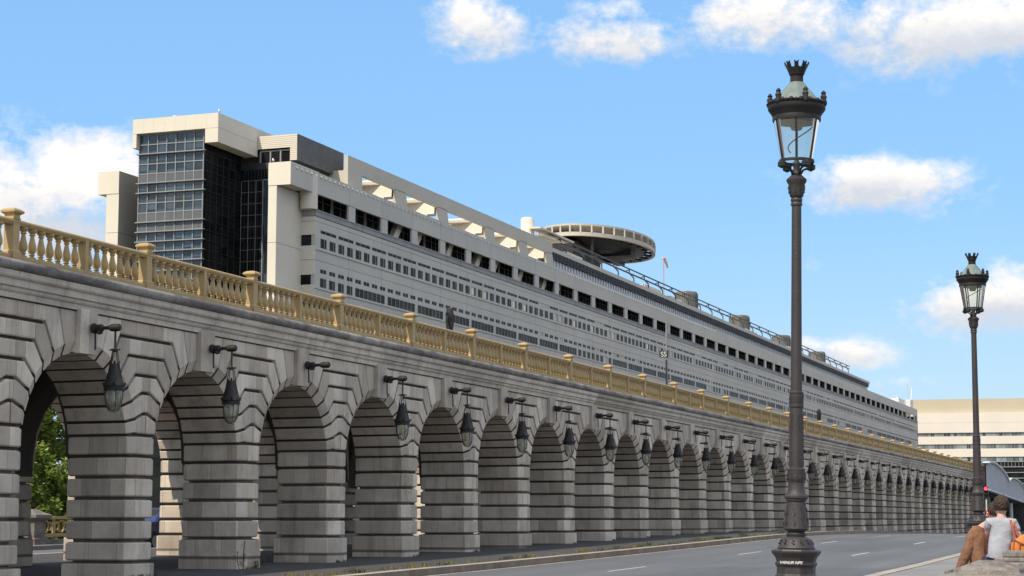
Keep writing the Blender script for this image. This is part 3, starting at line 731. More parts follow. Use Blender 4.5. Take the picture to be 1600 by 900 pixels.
# glass end wall and tower
w = MB(); w.box(-80.45, -66.95, 132.98, 133.1, -9, 28.3); gp(w, 'end_curtain_wall', 'dark_glass')
def grid(m, x0, x1, yf, z0, z1, nx, pz, t=.06, d=.08, ztop=None):
    for k in range(nx + 1):
        x = x0 + (x1 - x0) * k / nx; m.box(x - t / 2, x + t / 2, yf - d, yf, z0, z1)
    z = z1
    while z > z0: m.box(x0, x1, yf - d * .8, yf, z - t / 2, z + t / 2); z -= pz
w = MB(); grid(w, -70.0, -69.0, 132.98, 15, 27.4, 1, .95, .08); grid(w, -72.0, -70.0, 132.98, 15, 27.4, 3, .95, .03, .04); gp(w, 'end_mullions', 'mullion')
w = MB(); w.box(-69.96, -69.05, 132.9, 132.95, 15, 27.36); gp(w, 'end_window_strip', 'tower_glass')
w = MB(); w.box(-77.95, -72.1, 127.0, 133.0, -9, 30.45); o = gp(w, 'tower_core', 'dark_glass')
TZ = 30.45; PZ = .787
w = MB(); w.box(-77.93, -72.12, 126.92, 127.0, 10, TZ - .02); gp(w, 'tower_glazing', 'tower_glass')
w = MB(); grid(w, -77.93, -72.12, 126.92, 10, TZ - .02, 7, PZ, .075, .08)
for k in (2, 5, 6, 9, 10, 11, 12, 13, 14, 15, 16): w.box(-78.05, -71.9, 126.62, 126.92, TZ - PZ * k - .05, TZ - PZ * k + .03)
gp(w, 'tower_mullions', 'mullion')
w = MB()
for k in range(1, 7):
    y = 127 + k; w.box(-72.1, -72.05, y - .02, y + .02, 10, 30)
z = TZ
while z > 10: w.box(-72.1, -72.05, 127, 133, z - .02, z + .02); z -= PZ
for k in range(1, 11): w.box(-72 + .3 * k, -71.97 + .3 * k, 132.93, 132.98, 10, 28.3)
gp(w, 'tower_side_mullions', 'dark_metal')
w = MB(); w.box(-77.9, -72.15, 126.88, 126.915, TZ - PZ * 5 + .05, TZ - PZ * 4 - .05); w.box(-77.9, -72.15, 126.88, 126.915, TZ - PZ * 9 + .05, TZ - PZ * 8 - .05); w.box(-77.9, -72.15, 126.88, 126.915, TZ - PZ * 10 + .05, TZ - PZ * 9 - .25); gp(w, 'spandrel_panels', 'spandrel')
w = MB()
w.box(-78.3, -70.6, 126.4, 146, 30.5, 31.68); w.box(-78.3, -77.95, 126.4, 146, 29.35, 30.48); w.box(-71.75, -70.6, 126.4, 133.0, 29.35, 30.48); w.box(-77.9, -71.8, 127.2, 140, 29.9, 30.5)
for k in range(1, 9): w.box(-78.3 + .95 * k - .01, -78.3 + .95 * k + .01, 126.39, 126.41, 30.5, 31.68)
gp(w, 'tower_cap', 'concrete_warm')
w = MB(); w.bar((-76, 129, 32.25), (-72.6, 131, 31.95), .25, .18); w.tube([(-75, 129.6, 31.7), (-75, 129.6, 32.2)], .03, 6); w.lathe([(.1, -.15), (.22, -.1), (.22, .1), (.1, .15)], 8, (-76, 129, 32.25)); gp(w, 'cleaning_arm', 'white_metal')
# louvred plant room
w = MB(); w.box(-70.55, -67.02, 133.02, 141.7, 30.0, 31.05); w.box(-67.6, -67.02, 133.02, 141.7, 28.85, 30.0); w.box(-70.55, -68, 134, 141.7, 28.3, 30.0)
gp(w, 'plant_room', 'louvre_dark')
for (nm, mt_, xa, xb, ya, yb) in (('front_louvres', 'concrete_warm', 0, -67.0, 132.96, 133.02), ('side_louvres', 'louvre_dark', -67.04, -66.97, 132.97, 141.74)):  # sun on the front, shade on the side, painted as two slat colours
    w = MB()
    for k in range(14): w.box(xa if xa else (-70.58 if k > 6 else -67.62), xb, ya, yb, 28.88 + .155 * k, 29.015 + .155 * k)
    gp(w, nm, mt_)
w = MB(); w.box(-70.5, -67.6, 133.2, 133.25, 28.3, 29.95); gp(w, 'plant_window', 'dark_glass'); w = MB(); grid(w, -70.4, -67.65, 133.2, 28.3, 29.8, 3, 1.5, .12, .08); gp(w, 'plant_mullions', 'mullion')
w = MB(); w.box(-80, -67.3, 133.1, 142, 27.3, 28.85); gp(w, 'roof_upstand', 'dark_metal')
# roof truss
XT = -65.6
w = MB(); w.box(XT - .35, XT, 139.7, 193.1, 29.15, 30.42); w.box(XT - 2.2, XT, 139.7, 142.6, 27.6, 29.15)
for y0, y1 in ((149.8, 152.0), (159.8, 161.9), (172.4, 174.6), (182.5, 184.6), (191.2, 193.1)):
    w.add([(XT - .3, y0 + .2, 27.5), (XT, y0 + .2, 27.5), (XT, y0, 29.2), (XT - .3, y0, 29.2), (XT - .3, y1 + .7, 27.5), (XT, y1 + .7, 27.5), (XT, y1, 29.2), (XT - .3, y1, 29.2)], [(0, 1, 2, 3), (4, 7, 6, 5), (1, 5, 6, 2), (0, 3, 7, 4)])
gp(w, 'roof_truss', 'truss_panel')
w = MB()
for y in (149.8, 159.8, 172.4, 182.5, 191.4):   # lit transverse beams and folded plates
    w.add([(XT - .4, y - .1, 28.55), (XT - .4, y + .1, 30.2), (-81.5, y + .1, 30.2), (-81.5, y - 1.2, 28.2), (XT - .4, y + 1.2, 28.55), (XT - .4, y + 1.2, 30.2), (-81.5, y + 1.2, 30.2), (-81.5, y + 1.2, 28.2)], [(0, 1, 2, 3), (4, 7, 6, 5), (0, 3, 7, 4), (1, 5, 6, 2)])
    w.add([(XT - 1.0, y - .4, 27.3), (XT - 1.0, y - .4, 28.6), (-70.5, y - .4, 27.3)], [(0, 1, 2)])
    w.bar((XT - 1.1, y + 1, 29.9), (-80, y - 8, 28.9), 1.2, .25); w.box(-74, XT - 1.6, y - 4.2, y - 3.9, 27.3, 28.55)
w.box(-82, -81.2, 139.7, 193.1, 28.9, 30.42)
w.box(-66.9, -66.6, 142, 193, 27.3, 27.75)
gp(w, 'truss_crossbeam', 'concrete_warm')
# glazed top floor, beyond the truss
w = MB(); w.box(-80, -65.95, 193.2, 409, 27.3, 29.5); gp(w, 'top_floor_glazing', 'slit_glass')
many_parts('top_floor_mullion', 'white_metal', [(-65.95, -65.85, 193.4 + 1.05 * k, 193.6 + 1.05 * k, 27.5, 28.85) for k in range(204)])
w = MB(); w.box(-80.4, -65.6, 193.1, 409.5, 29.45, 29.92); gp(w, 'roof_edge', 'concrete_panel')
w = MB()
for z in (28.72, 28.90, 29.08, 29.26): w.box(-65.94, -65.62, 193.5, 409, z, z + .07)
y = 193.6
while y < 408: w.box(-65.94, -65.6, y, y + .12, 28.65, 29.44); y += 1.25
gp(w, 'sunshade_grid', 'dark_metal')
w = MB()   # roof upstands, plant boxes
for y0, L, h in ((203, 6, .9), (214, 5, .6), (236, 8, 1.0), (249, 6, .9), (262, 9, .7), (296, 8, .8), (330, 7, .9), (364, 10, .8)): w.box(-72, -67.2, y0, y0 + L, 30.0, 30.0 + h)
w.box(-75, -68, 205, 250, 30, 30.6)
gp(w, 'roof_units', 'concrete_warm')
for y, h_ in ((278, 34.9), (314, 34.9), (349, 34.7), (385, 34.6)):
    w = MB(); w.lathe([(1.7, 29.9), (1.7, h_ - .2), (1.6, h_), (.3, h_ + .1)], 28, (-72.5, y, 0), sy=1.4)
    w2 = MB()
    for k in range(40): a = 2 * math.pi * k / 40; w2.box(-72.5 + 1.71 * math.cos(a) - .04, -72.5 + 1.71 * math.cos(a) + .04, y + 2.40 * math.sin(a) - .06, y + 2.40 * math.sin(a) + .06, 29.9, h_ - .3)
    gp(w2, 'drum_ribs', 'louvre_dark'); gp(w, 'ventilation_drum', 'drum_grey', True)
w = MB()
for (xo, z) in ((-67.0, 31.45), (-67.0, 32.0), (-67.6, 31.7)): w.tube([(xo, 196, z), (xo, 250, z), (xo, 392, z)], .09, 6)
y = 200
while y < 392:
    w.bar((-67.0, y, 32.0), (-67.0, y, 31.4), .12, .12); w.bar((-67.0, y, 31.45), (-67.05, y + 2.2, 31.1), .12, .14); w.bar((-67.05, y + 2.2, 31.1), (-67.05, y + 2.4, 30.0), .12, .12); w.bar((-67, y, 31.9), (-67.6, y, 31.7), .1, .1); y += 7
gp(w, 'maintenance_rail', 'dark_metal')
w = MB(); w.box(-69.5, -67, 462, 472, 27.3, 29.6); w.box(-69, -68.4, 471, 474, 27.3, 30.4); w.tube([(-66.5, 476, 27.6), (-66.5, 474, 34)], .1, 5); w.tube([(-66.5, 479, 27.6), (-66.5, 482, 33.5)], .1, 5); w.box(-67.2, -66, 475, 480, 27.7, 30); gp(w, 'roof_plant', 'white_metal')
# helipad
HP = Vector((-75, 240, 0))
def ell(a, b, z, n=72): return [(HP.x + b * math.cos(2 * math.pi * k / n), HP.y + a * math.sin(2 * math.pi * k / n), z) for k in range(n)]
w = MB(); w.loft([ell(7, 3, 35.7), ell(10, 4.8, 36.2), ell(12.5, 6.0, 36.8), ell(12.5, 6.0, 37.3)])
for k in range(26):
    a = 2 * math.pi * k / 26; c, s_ = math.cos(a), math.sin(a); w.bar((HP.x + 5.2 * c, HP.y + 11.2 * s_, 36.7), (HP.x + 7.1 * c, HP.y + 14.1 * s_, 36.6), .16, .3)
w.box(HP.x - 5, HP.x + 5, HP.y - 1, HP.y + 1, 35.4, 36.4); w.box(HP.x - .6, HP.x + .6, HP.y - 11, HP.y + 11, 35.7, 36.3)
gp(w, 'helipad_underside', 'black_iron')
w = MB(); w.loft([ell(12.5, 6.0, 37.3), ell(13.9, 6.9, 37.75), ell(14.1, 7.1, 37.8), ell(14.1, 7.1, 38.05), ell(13.8, 6.8, 38.08)])
def ringwall(m, a0, b0, a1, b1, z0, z1): m.loft([ell(a0, b0, z0), ell(a0, b0, z1), ell(a1, b1, z1), ell(a1, b1, z0), ell(a0, b0, z0)], False, False)
ringwall(w, 14.15, 7.15, 13.6, 6.7, 36.45, 36.95)
for k in range(34):
    a = 2 * math.pi * k / 34; c, s_ = math.cos(a), math.sin(a); w.bar((HP.x + 7.1 * c, HP.y + 14.1 * s_, 36.9), (HP.x + 7.1 * c, HP.y + 14.1 * s_, 37.85), .20, .14)
gp(w, 'helipad_rim', 'truss_panel')
for y, x in ((228, -72), (228, -78), (246, -77)):
    w = MB(); w.tube([(x, y, 29.9), (x, y, 36.2)], .22, 8); gp(w, 'helipad_leg', 'black_iron')
w = MB()
w.box(-79, -74, 226, 238, 29.9, 35.8); gp(w, 'helipad_base', 'black_iron')
w = MB(); w.lathe([(.75, 29), (.75, 33.2), (.6, 33.4)], 18, (-68.5, 193, 0)); w.box(-68, -66.6, 192, 204, 32.0, 32.15); w.box(-68, -66.6, 193, 199, 31.3, 31.4); gp(w, 'stair_drum', 'concrete_warm', True)
w = MB(); w.tube([(-72, 263, 30), (-72, 263, 38.6)], .09, 6); gp(w, 'windsock_pole', 'pole_paint')
w = MB(); w.tube([(-72, 263, 38.4), (-71.8, 263.8, 37.6), (-71.7, 264.2, 37.0)], .24, 8, r1=.14); gp(w, 'windsock', 'windsock_cloth', True)

# ---------------------------------------------------------------- far beige office building
az = R(14.3) - PH
fo = thing('office_building', 'beige office block with ribbon windows and dark glass base at far right', 'building', (math.sin(az) * 585, math.cos(az) * 585, -3), -az)
def rbox(name, mt, parts):
    m = MB()
    for p in parts: m.box(*p)
    return m.build(name, mt, fo)
H0 = 3.0
rbox('roof', 'beige_roof', [(-60, 60, 1.5, 40, 35.3, 39.6)])
rbox('wall', 'beige_wall', [(-60, 60, 0, 40, 32.3, 35.3), (-60, 60, -.1, 40, 29.2, 32.25), (-60, 60, 0, 40, 25.7, 28.1), (-60, 60, 0, 40, 20.9 + .9, 24.3), (-60, 60, .6, 40, 0, 35)])
rbox('window_band', 'far_glass', [(-60, 60, .3, .5, 28.1, 29.2), (-60, 60, .3, .5, 24.3, 25.7), (-60, 60, .3, .5, 20.3, 21.8)])
rbox('dark_glazing', 'dark_glass', [(-60, 60, .3, .55, 0, 20.3)])
m = MB()
for z in (20.2, 18.6, 16.9, 15.2, 13.6, 12, 10.4, 8.8, 7.2, 5.6): m.box(-60, 60, -.05, .3, z, z + .22)
for x in range(-60, 61, 8): m.box(x - .35, x - .2, -.1, .3, 0, 19); m.box(x + .25, x + .4, -.1, .3, 0, 19)
for k in range(114): 
    m.box(-60 + 1.05 * k, -60 + 1.05 * k + .12, .1, .3, 18.6, 20.2); m.box(-60 + 1.05 * k, -60 + 1.05 * k + .1, .2, .3, 24.3, 25.7); m.box(-60 + 1.05 * k, -60 + 1.05 * k + .1, .2, .3, 28.1, 29.2)
m.build('mullions', 'mullion', fo)

# ---------------------------------------------------------------- steel railway span
d4 = R(-3.4); sp = thing('steel_bridge', 'grey riveted steel railway span with humped plate girders beyond the end of the viaduct', 'bridge', (-19.6, 201, 0), -d4)
def hump(u): return (4.75 + 1.25 * math.sqrt(max(0, 1 - ((((u + 38) % 89) - 44.5) / 44.5) ** 2))) if u > 6 else 4.75 + 1.25 * math.sqrt(max(0, 1 - ((6.5 - u) / 26) ** 2))
for xo, nm in ((0, 'girder'), (-8, 'girder')):
    m = MB(); n = 142; L = 270; US = -16
    for i in range(n):
        u0, u1 = US + (L - US) * i / n, US + (L - US) * (i + 1) / n
        m.add([(xo, u0, 2.9), (xo, u1, 2.9), (xo, u1, hump(u1) * .97), (xo, u0, hump(u0) * .97), (xo - .12, u0, 2.9), (xo - .12, u1, 2.9), (xo - .12, u1, hump(u1) * .97), (xo - .12, u0, hump(u0) * .97)], [(0, 1, 2, 3), (4, 7, 6, 5), (0, 4, 5, 1)])
        m.add([(xo + .25, u0, hump(u0)), (xo + .25, u1, hump(u1)), (xo - .4, u1, hump(u1)), (xo - .4, u0, hump(u0)), (xo + .25, u0, hump(u0) - .15), (xo + .25, u1, hump(u1) - .15), (xo - .4, u1, hump(u1) - .15), (xo - .4, u0, hump(u0) - .15)], [(0, 1, 2, 3), (4, 7, 6, 5), (0, 4, 5, 1), (3, 2, 6, 7)])
    u = US + .5
    while u < L: m.box(xo, xo + .06, u, u + .12, 2.9, hump(u) - .1); u += 1.9
    m.box(xo - .3, xo + .25, US, L, 2.75, 2.9)
    m.build(nm, 'steel_blue', sp)
m = MB(); m.box(-7.9, -.2, 0, 270, 2.9, 3.3)
for k in range(60): m.box(-7.9, -.2, 4.5 * k, 4.5 * k + .3, 2.3, 2.9)
m.build('track_deck', 'dark_metal', sp)
m = MB(); m.box(-8.6, -8.2, 4, 270, -3, 2.9); m.build('shade_backing', 'painted_shade', sp)  # added dark sheet in place of the shade under the deck
m = MB()
for k in range(5): 
    for x in (-.8, -7): m.lathe([(.35, -2.5), (.3, 2.8)], 12, (x, 55 * k + 30, 0))
m.build('support_column', 'steel_blue', sp)
m = MB(); m.box(-28.2, -20.1, 198, 203, -3, 4.0); m.box(-27.9, -20.1, 198, 203, 4.0, 4.6); tag(m.build('abutment', 'soffit'), 'stone abutment block with painted shade joining the viaduct to the steel span', 'abutment')  # stone darkened by colour to give the shade below the girders
m = MB(); m.box(-70, 60, 335, 337, -2.5, 2.75); tag(m.build('shade_screen', 'painted_shade'), 'dark screen standing in for shade across the road far beyond the steel span', 'wall')  # added sheet whose dark colour plays the shade behind the span

# ---------------------------------------------------------------- signals and signs
def signal(x, y, zt, label):
    r = thing('rail_signal', label, 'signal', (x, y, 4.6), 0, 'signals on the viaduct deck')
    m = MB(); m.tube([(0, 0, 0), (0, 0, zt - 4.6 - .1)], .035, 8); m.build('post', 'black_iron', r)
    m = MB(); h = zt - 4.6; m.lathe([(.06, h - .75), (.10, h - .72), (.13, h - .5), (.13, h - .2), (.10, h - .04), (.03, h)], 10, (0, -.10, 0), sy=.7)
    m.box(-.03, .03, -.40, -.1, h - .45, h - .40); m.bar((0, 0, h - .5), (0, -.22, h - .75), .04, .04); m.build('signal_head', 'black_iron', r, bevel=.01)
    m = MB(); m.lathe([(.06, 0), (.06, .02)], 12); m.v = [(v[0] - .0, -.28 - v[2], v[1] + h - .22) for v in m.v]; m.build('lens', 'dark_glass', r)
signal(-20.7, 51.45, 6.30, 'black railway signal on a thin post above the fifth balustrade pedestal')
signal(-20.7, 110.3, 6.5, 'small black railway signal far along the balustrade, right of the nearest street lamp')
r = thing('speed_sign', 'small black SS sign on a thin grey pole standing above the balustrade', 'sign', (-20.7, 75.95, 4.6))
m = MB(); m.tube([(0, 0, 0), (0, 0, 3.65)], .04, 8); m.build('pole', 'metal_grey', r)
m = MB(); m.box(-.30, .08, -.06, -.02, 2.2, 2.48); m.build('plate', 'black_iron', r)
def text(body, size, mt, parent, loc, rot, name='lettering', ext=.004, shear=0):
    c = bpy.data.curves.new(name, 'FONT'); c.body = body; c.size = size; c.extrude = ext; c.align_x = 'CENTER'; c.shear = shear
    o = bpy.data.objects.new('tmp_text', c); S.collection.objects.link(o); dg = bpy.context.evaluated_depsgraph_get(); dg.update()
    me = bpy.data.meshes.new_from_object(o.evaluated_get(dg)); bpy.data.objects.remove(o)
    me.materials.clear(); me.materials.append(M[mt]); o = bpy.data.objects.new(name, me); S.collection.objects.link(o); o.parent = parent; o.location = loc; o.rotation_euler = rot; return o
text('SS', .30, 'white_metal', r, (-.11, -.066, 2.235), (math.pi / 2, 0, 0))
m = MB(); m.box(-.02, .02, -.12, -.05, .3, 2.1); m.build('bracket', 'black_iron', r)
r = thing('traffic_light', 'traffic light showing red beside the right lamp post', 'traffic light', (-17.2, 170, zg(170)))
m = MB(); m.tube([(0, 0, 0), (0, 0, 3.9)], .06, 8); m.build('post', 'white_metal', r)
m = MB(); m.box(-.2, .2, -.12, .12, 3.3, 4.35)
for k in range(3): m.box(-.17, .17, -.3, -.12, 3.40 + .33 * k + .27, 3.42 + .33 * k + .27)
m.build('housing', 'black_iron', r)
m = MB(); m.lathe([(.15, 0), (.13, .03)], 16); m.v = [(v[0], -.12 - v[2], v[1] + 4.17) for v in m.v]; m.build('red_lamp', 'red_light', r)
r = thing('no_entry_sign', 'round red no-entry sign with pale bar left of the grey T-shirt person', 'sign', (-14.9, 150, zg(150)))
m = MB(); m.tube([(0, .05, 0), (0, .05, 2.0)], .04, 8); m.build('post', 'metal_grey', r)
m = MB(); m.lathe([(.33, 0), (.33, .03)], 24); m.v = [(v[0], -v[2], v[1] + 1.75) for v in m.v]; m.build('disc', 'red_sign', r)
m = MB(); m.box(-.25, .25, -.036, -.031, 1.70, 1.80); m.build('bar', 'white_metal', r)

# ---------------------------------------------------------------- street lamps
def lamp_post(label, loc, rz=0):
    r = thing('street_lamp', label, 'street lamp', loc, rz, 'old cast iron street lamps'); z0 = -loc[2]
    px = 160.0; 
    def Z(y):
        yc = 450 - y; hz_ = F * math.cos(TH) - yc * math.sin(TH); up_ = yc * math.cos(TH) + F * math.sin(TH)
        yy = hz_ * math.cos(PH) + 444 * math.sin(PH); return up_ / yy * 18.0 + z0
    # profile px radius -> metres, heights measured from eye level
    def pr(L): return [(q / px, Z(y)) for q, y in L]
    m = MB(); m.lathe(pr([(36, 1030), (36, 1012), (33, 1004), (31, 1000), (30.5, 905), (33, 903), (33, 899), (30.5, 897), (30.5, 885), (33, 883), (33, 879), (31, 877), (33, 871), (38, 864.5), (39, 863), (39, 860), (30, 857.5)]), 8, ph=R(22.5)); m.build('base', 'cast_iron', r, bevel=.006)
    m = MB(); m.lathe(pr([(28, 858), (29, 856), (27, 852), (24, 845), (20, 841), (18, 839.5), (14, 838), (15.5, 836), (15.5, 834), (13, 831), (17.5, 828.5), (19.5, 826), (18.8, 820), (16.5, 800), (14.5, 785), (14.5, 783.5), (16.5, 782), (16.5, 780), (18.5, 778), (18.5, 775), (15.5, 772), (13.5, 766), (12.5, 756), (12.5, 753), (14, 751), (14.5, 745), (13.5, 737), (14, 735), (14, 733), (11.3, 731), (11.3, 700), (10.6, 660), (10.2, 637), (11.5, 636), (11.5, 632), (10.3, 631), (10.8, 628), (10.8, 618), (10, 617), (11, 615), (11, 613), (8.9, 611), (8.5, 540), (8.0, 440), (7.6, 322), (9, 321), (9.3, 318), (8, 316), (9.2, 314), (9.2, 311), (8, 309.5), (10.5, 307), (11.5, 303), (12.5, 295), (13, 288), (15.8, 284), (16, 280.5), (12, 277), (8.5, 274), (6, 271), (5, 262), (6.5, 256), (3, 250)]), 24); # leaf ornaments as raised ribs
    for (ya, yb, q0, q1, n, wd) in ((850, 842, 27, 22, 12, 4), (822, 792, 19.2, 15.6, 8, 4.5), (750, 738, 14.6, 14, 10, 3.5), (728, 645, 11.4, 10.4, 6, 3.0), (302, 290, 12.2, 13.2, 8, 4), (630, 619, 10.9, 10.9, 12, 2)):
        for k in range(n):
            a = 2 * math.pi * k / n; c, s_ = math.cos(a), math.sin(a); q = 4 if ya - yb < 40 else 9
            for i in range(q):
                y0 = ya + (yb - ya) * i / q; y1 = ya + (yb - ya) * (i + .8) / q; f0 = q0 + (q1 - q0) * i / q; tw = .10 * ((-1) ** i)
                c1, s1 = math.cos(a + tw), math.sin(a + tw)
                m.bar((f0 / px * c, f0 / px * s_, Z(y0)), (f0 / px * c1, f0 / px * s1, Z(y1)), wd * .5 / px, .7 / px)
    m.build('shaft', 'cast_iron', r, smooth=True)
    m = MB(); m.lathe(pr([(24.8, 254), (27.5, 255), (28.2, 252.5), (27.5, 250), (24.8, 250), (24.8, 254)]), 28, caps=False)
    for k in range(4):
        a = R(45 + 90 * k); c, s_ = math.cos(a), math.sin(a)
        m.tube([(q / px * c, q / px * s_, Z(y)) for q, y in ((7, 277), (8.5, 270), (12, 265), (17, 262.5), (24, 262), (27, 258), (26, 253))], .012, 6); m.lathe([(.01, -.04), (.045, -.02), (.045, .02), (.01, .04)], 8, (27 / px * c, 27 / px * s_, Z(259)))
    m.build('cradle', 'black_iron', r, smooth=True)
    g = MB(); g.lathe(pr([(25, 251), (36.5, 188)]), 32, caps=False); g.build('glass', 'lamp_glass', r, smooth=True)
    m = MB()
    for k in range(6):
        a = R(60 * k + 40); c, s_ = math.cos(a), math.sin(a); m.bar((25.3 / px * c, 25.3 / px * s_, Z(250)), (36.4 / px * c, 36.4 / px * s_, Z(185)), .016, .016)
    m.tube([(.19 * math.cos(R(q * 1.2)) * (1 - q / 300), .1 * math.sin(R(q)), Z(192) - q / 180 * .30) for q in range(0, 181, 20)], .007, 5)
    m.lathe([(.05, Z(203)), (.07, Z(196)), (.05, Z(190))], 10)
    m.build('frame_bars', 'black_iron', r)
    m = MB(); m.lathe(pr([(34.5, 192), (35, 190), (38, 190), (38.5, 186), (38, 183), (41, 178), (44, 174), (45.5, 172), (45.5, 167), (43, 165), (34, 164.5)]), 32); m.build('collar', 'black_iron', r, smooth=True)
    m = MB()
    for k in range(36):
        a = 2 * math.pi * k / 36; c, s_ = math.cos(a), math.sin(a); q = 43
        big = (k % 6 == 0); h = 13 if big else (5 if k % 2 else 3.5)
        if big: 
            m.lathe([(.03, Z(166)), (.036, Z(162)), (.026, Z(158)), (.034, Z(154)), (.02, Z(150)), (.028, Z(148)), (.008, Z(144))], 7, (q / px * c, q / px * s_, 0), ph=a)
        else: m.lathe([(.02, Z(166)), (.034, Z(165 - h * .5)), (.012, Z(164 - h))], 6, (q / px * c, q / px * s_, 0))
    m.build('gallery_ornament', 'black_iron', r, smooth=True)
    m = MB(); m.lathe(pr([(40, 165), (36, 159), (28, 149), (19, 138), (13, 131), (12, 129.5)]), 28); m.build('roof', 'copper_roof', r, smooth=True)
    m = MB(); m.lathe(pr([(12, 130.5), (11.5, 128.5), (9.5, 127.5), (9, 120), (12, 117), (12.5, 115), (15, 109), (15.5, 106.5), (13.5, 106)]), 20)
    for k in range(8):
        a = R(45 * k + 10); c, s_ = math.cos(a), math.sin(a); m.bar((14 / px * c, 14 / px * s_, Z(108)), (18.5 / px * c, 18.5 / px * s_, Z(99.5)), 6.5 / px, 2.2 / px)
        for e in (-.14, .14): m.bar((18.3 / px * math.cos(a + e), 18.3 / px * math.sin(a + e), Z(100)), (19.2 / px * math.cos(a + e), 19.2 / px * math.sin(a + e), Z(97.7)), 2 / px, 2 / px)
    for k in range(16): 
        a = R(22.5 * k); m.bar((9.5 / px * math.cos(a), 9.5 / px * math.sin(a), Z(127)), (9.5 / px * math.cos(a), 9.5 / px * math.sin(a), Z(118)), .01, .01)
    m.build('crown', 'black_iron', r, smooth=False)
    return r
L1 = lamp_post('tall black cast iron street lamp with white graffiti on its base, nearest the camera', (-3.63, 18.0, zg(18)), R(8))
L1.rotation_euler = (0, R(1.15), R(0)); L1.location.x -= .02
az1 = math.atan2(-3.63, 18)
zt = (811 - 869.5) / 160 - zg(18) 
g = text('VANUR NPS', .041, 'white_metal', L1, (-.012, -.209, zt - .062), (R(76), 0, 0), 'graffiti', .002, .35)
m = MB(); m.box(-.085, .085, -.213, -.205, (811 - 860.8) / 160 - zg(18), (811 - 859) / 160 - zg(18) + .004); m.v = [(v[0] * 1.05, v[1], v[2]) for v in m.v]
m.build('sticker', 'blind', L1)
L2 = lamp_post('black cast iron street lamp standing behind the two seated people, at the far right', (-3.60, 34.1, (811 - 1030) / 160 * 1.0 + .0), R(20))
L2.location.z = (811 - 1030) / 160 + .245; L2.rotation_euler = (0, R(.3), R(20))
m = MB(); m.box(-.16, .10, -.197, -.191, .93, 1.0); o = m.build('paper_scrap', 'white_metal', L2)

# ---------------------------------------------------------------- stone parapet at right
def pyr_ped(loc, s, label, h=1.05):
    r = thing('stone_pedestal', label, 'pedestal', loc, 0, 'stone parapet pedestals')
    sq = lambda k, z: [(-k, -k, z), (k, -k, z), (k, k, z), (-k, k, z)]
    m = MB(); m.loft([sq(s * .42, 0), sq(s * .42, .12), sq(s * .36, .14), sq(s * .36, h - .34)]); m.build('shaft', 'stone_parapet', r, tone=True, bevel=.01)
    m = MB(); m.loft([sq(s * .38, h - .34), sq(s * .47, h - .27), sq(s * .5, h - .25), sq(s * .5, h - .17), sq(s * .40, h - .13), sq(s * .34, h - .105), sq(s * .26, h - .10), sq(s * .25, h - .065), sq(s * .08, h)]); m.build('cap', 'stone_parapet', r, tone=True, bevel=.012)
    return r
pyr_ped((-1.52, 15.1, -1.42), .98, 'weathered stone parapet pedestal with pyramid cap in the bottom right corner', 1.10)
r = thing('stone_parapet', 'thick moulded stone parapet block rising behind the pyramid capped pedestal, right edge', 'parapet', (-.4, 19, -1.4))
m = MB()
for (z0, z1, e) in ((0, .86, 0), (.86, .90, .04), (.90, .985, .09), (.985, 1.03, .07), (1.03, 1.09, .0)): m.box(-1.36 - e, 3.0, -.28 - e, .28 + e, z0, z1)
m.build('coping_block', 'stone_parapet', r, tone=True, bevel=.015)
r = thing('stone_bench_wall', 'low stone wall of the bridge parapet on which the two people sit', 'wall', (-2.35, 25, zg(25)))
m = MB(); m.box(-.28, .28, -3.0, 120, -.1, .55); m.build('wall', 'stone_parapet', r, tone=True)
m = MB(); m.box(-.36, .36, -3.1, 120, .55, .66); m.build('coping', 'stone_parapet', r, tone=True, bevel=.02)

# far side parapet seen through the first arch
r = thing('stone_pedestal', 'small stone pedestal with pyramid cap seen through the first arch, between gold railings', 'pedestal', (-38.5, 56.2, zg(56)), 0, 'stone parapet pedestals')
sq = lambda k, z: [(-k, -k, z), (k, -k, z), (k, k, z), (-k, k, z)]
m = MB(); m.loft([sq(.42, 0), sq(.42, .2), sq(.34, .25), sq(.34, .85)]); m.build('shaft', 'stone_parapet', r, tone=True)
m = MB(); m.loft([sq(.36, .85), sq(.5, .95), sq(.5, 1.05), sq(.36, 1.1), sq(.1, 1.25)]); m.build('cap', 'stone_parapet', r, tone=True)
r = thing('parapet_railing', 'gold painted scrollwork railing on the far side of the bridge, seen through the arches', 'railing', (-38.5, 20, 0))
m = MB(); y = 15.0; k = 0
while y < 160:
    z = zg(y + 20)
    if abs(y + 20 - 56.2) > .75:
        m.box(-.06, .06, y - .5, y + .5, z + .25, z + .37); m.box(-.08, .08, y - .5, y + .5, z + .88, z + .98); m.box(-.05, .05, y - .5, y - .44, z + .3, z + .9)
        for (cy, cz, rr) in ((y + .02, z + .62, .2), (y + .3, z + .62, .13), (y - .26, z + .62, .13)):
            pts = [(0, cy + rr * math.cos(R(a)), cz + rr * math.sin(R(a)) * 1.1) for a in range(0, 361, 40)]; m.tube(pts, .035, 5)
    y += 1.0
m.build('panel', 'gold_paint', r)
m = MB(); m.box(-.25, .25, -35, 160, -2.0, -.72); m.build('plinth', 'stone_parapet', r, tone=True)

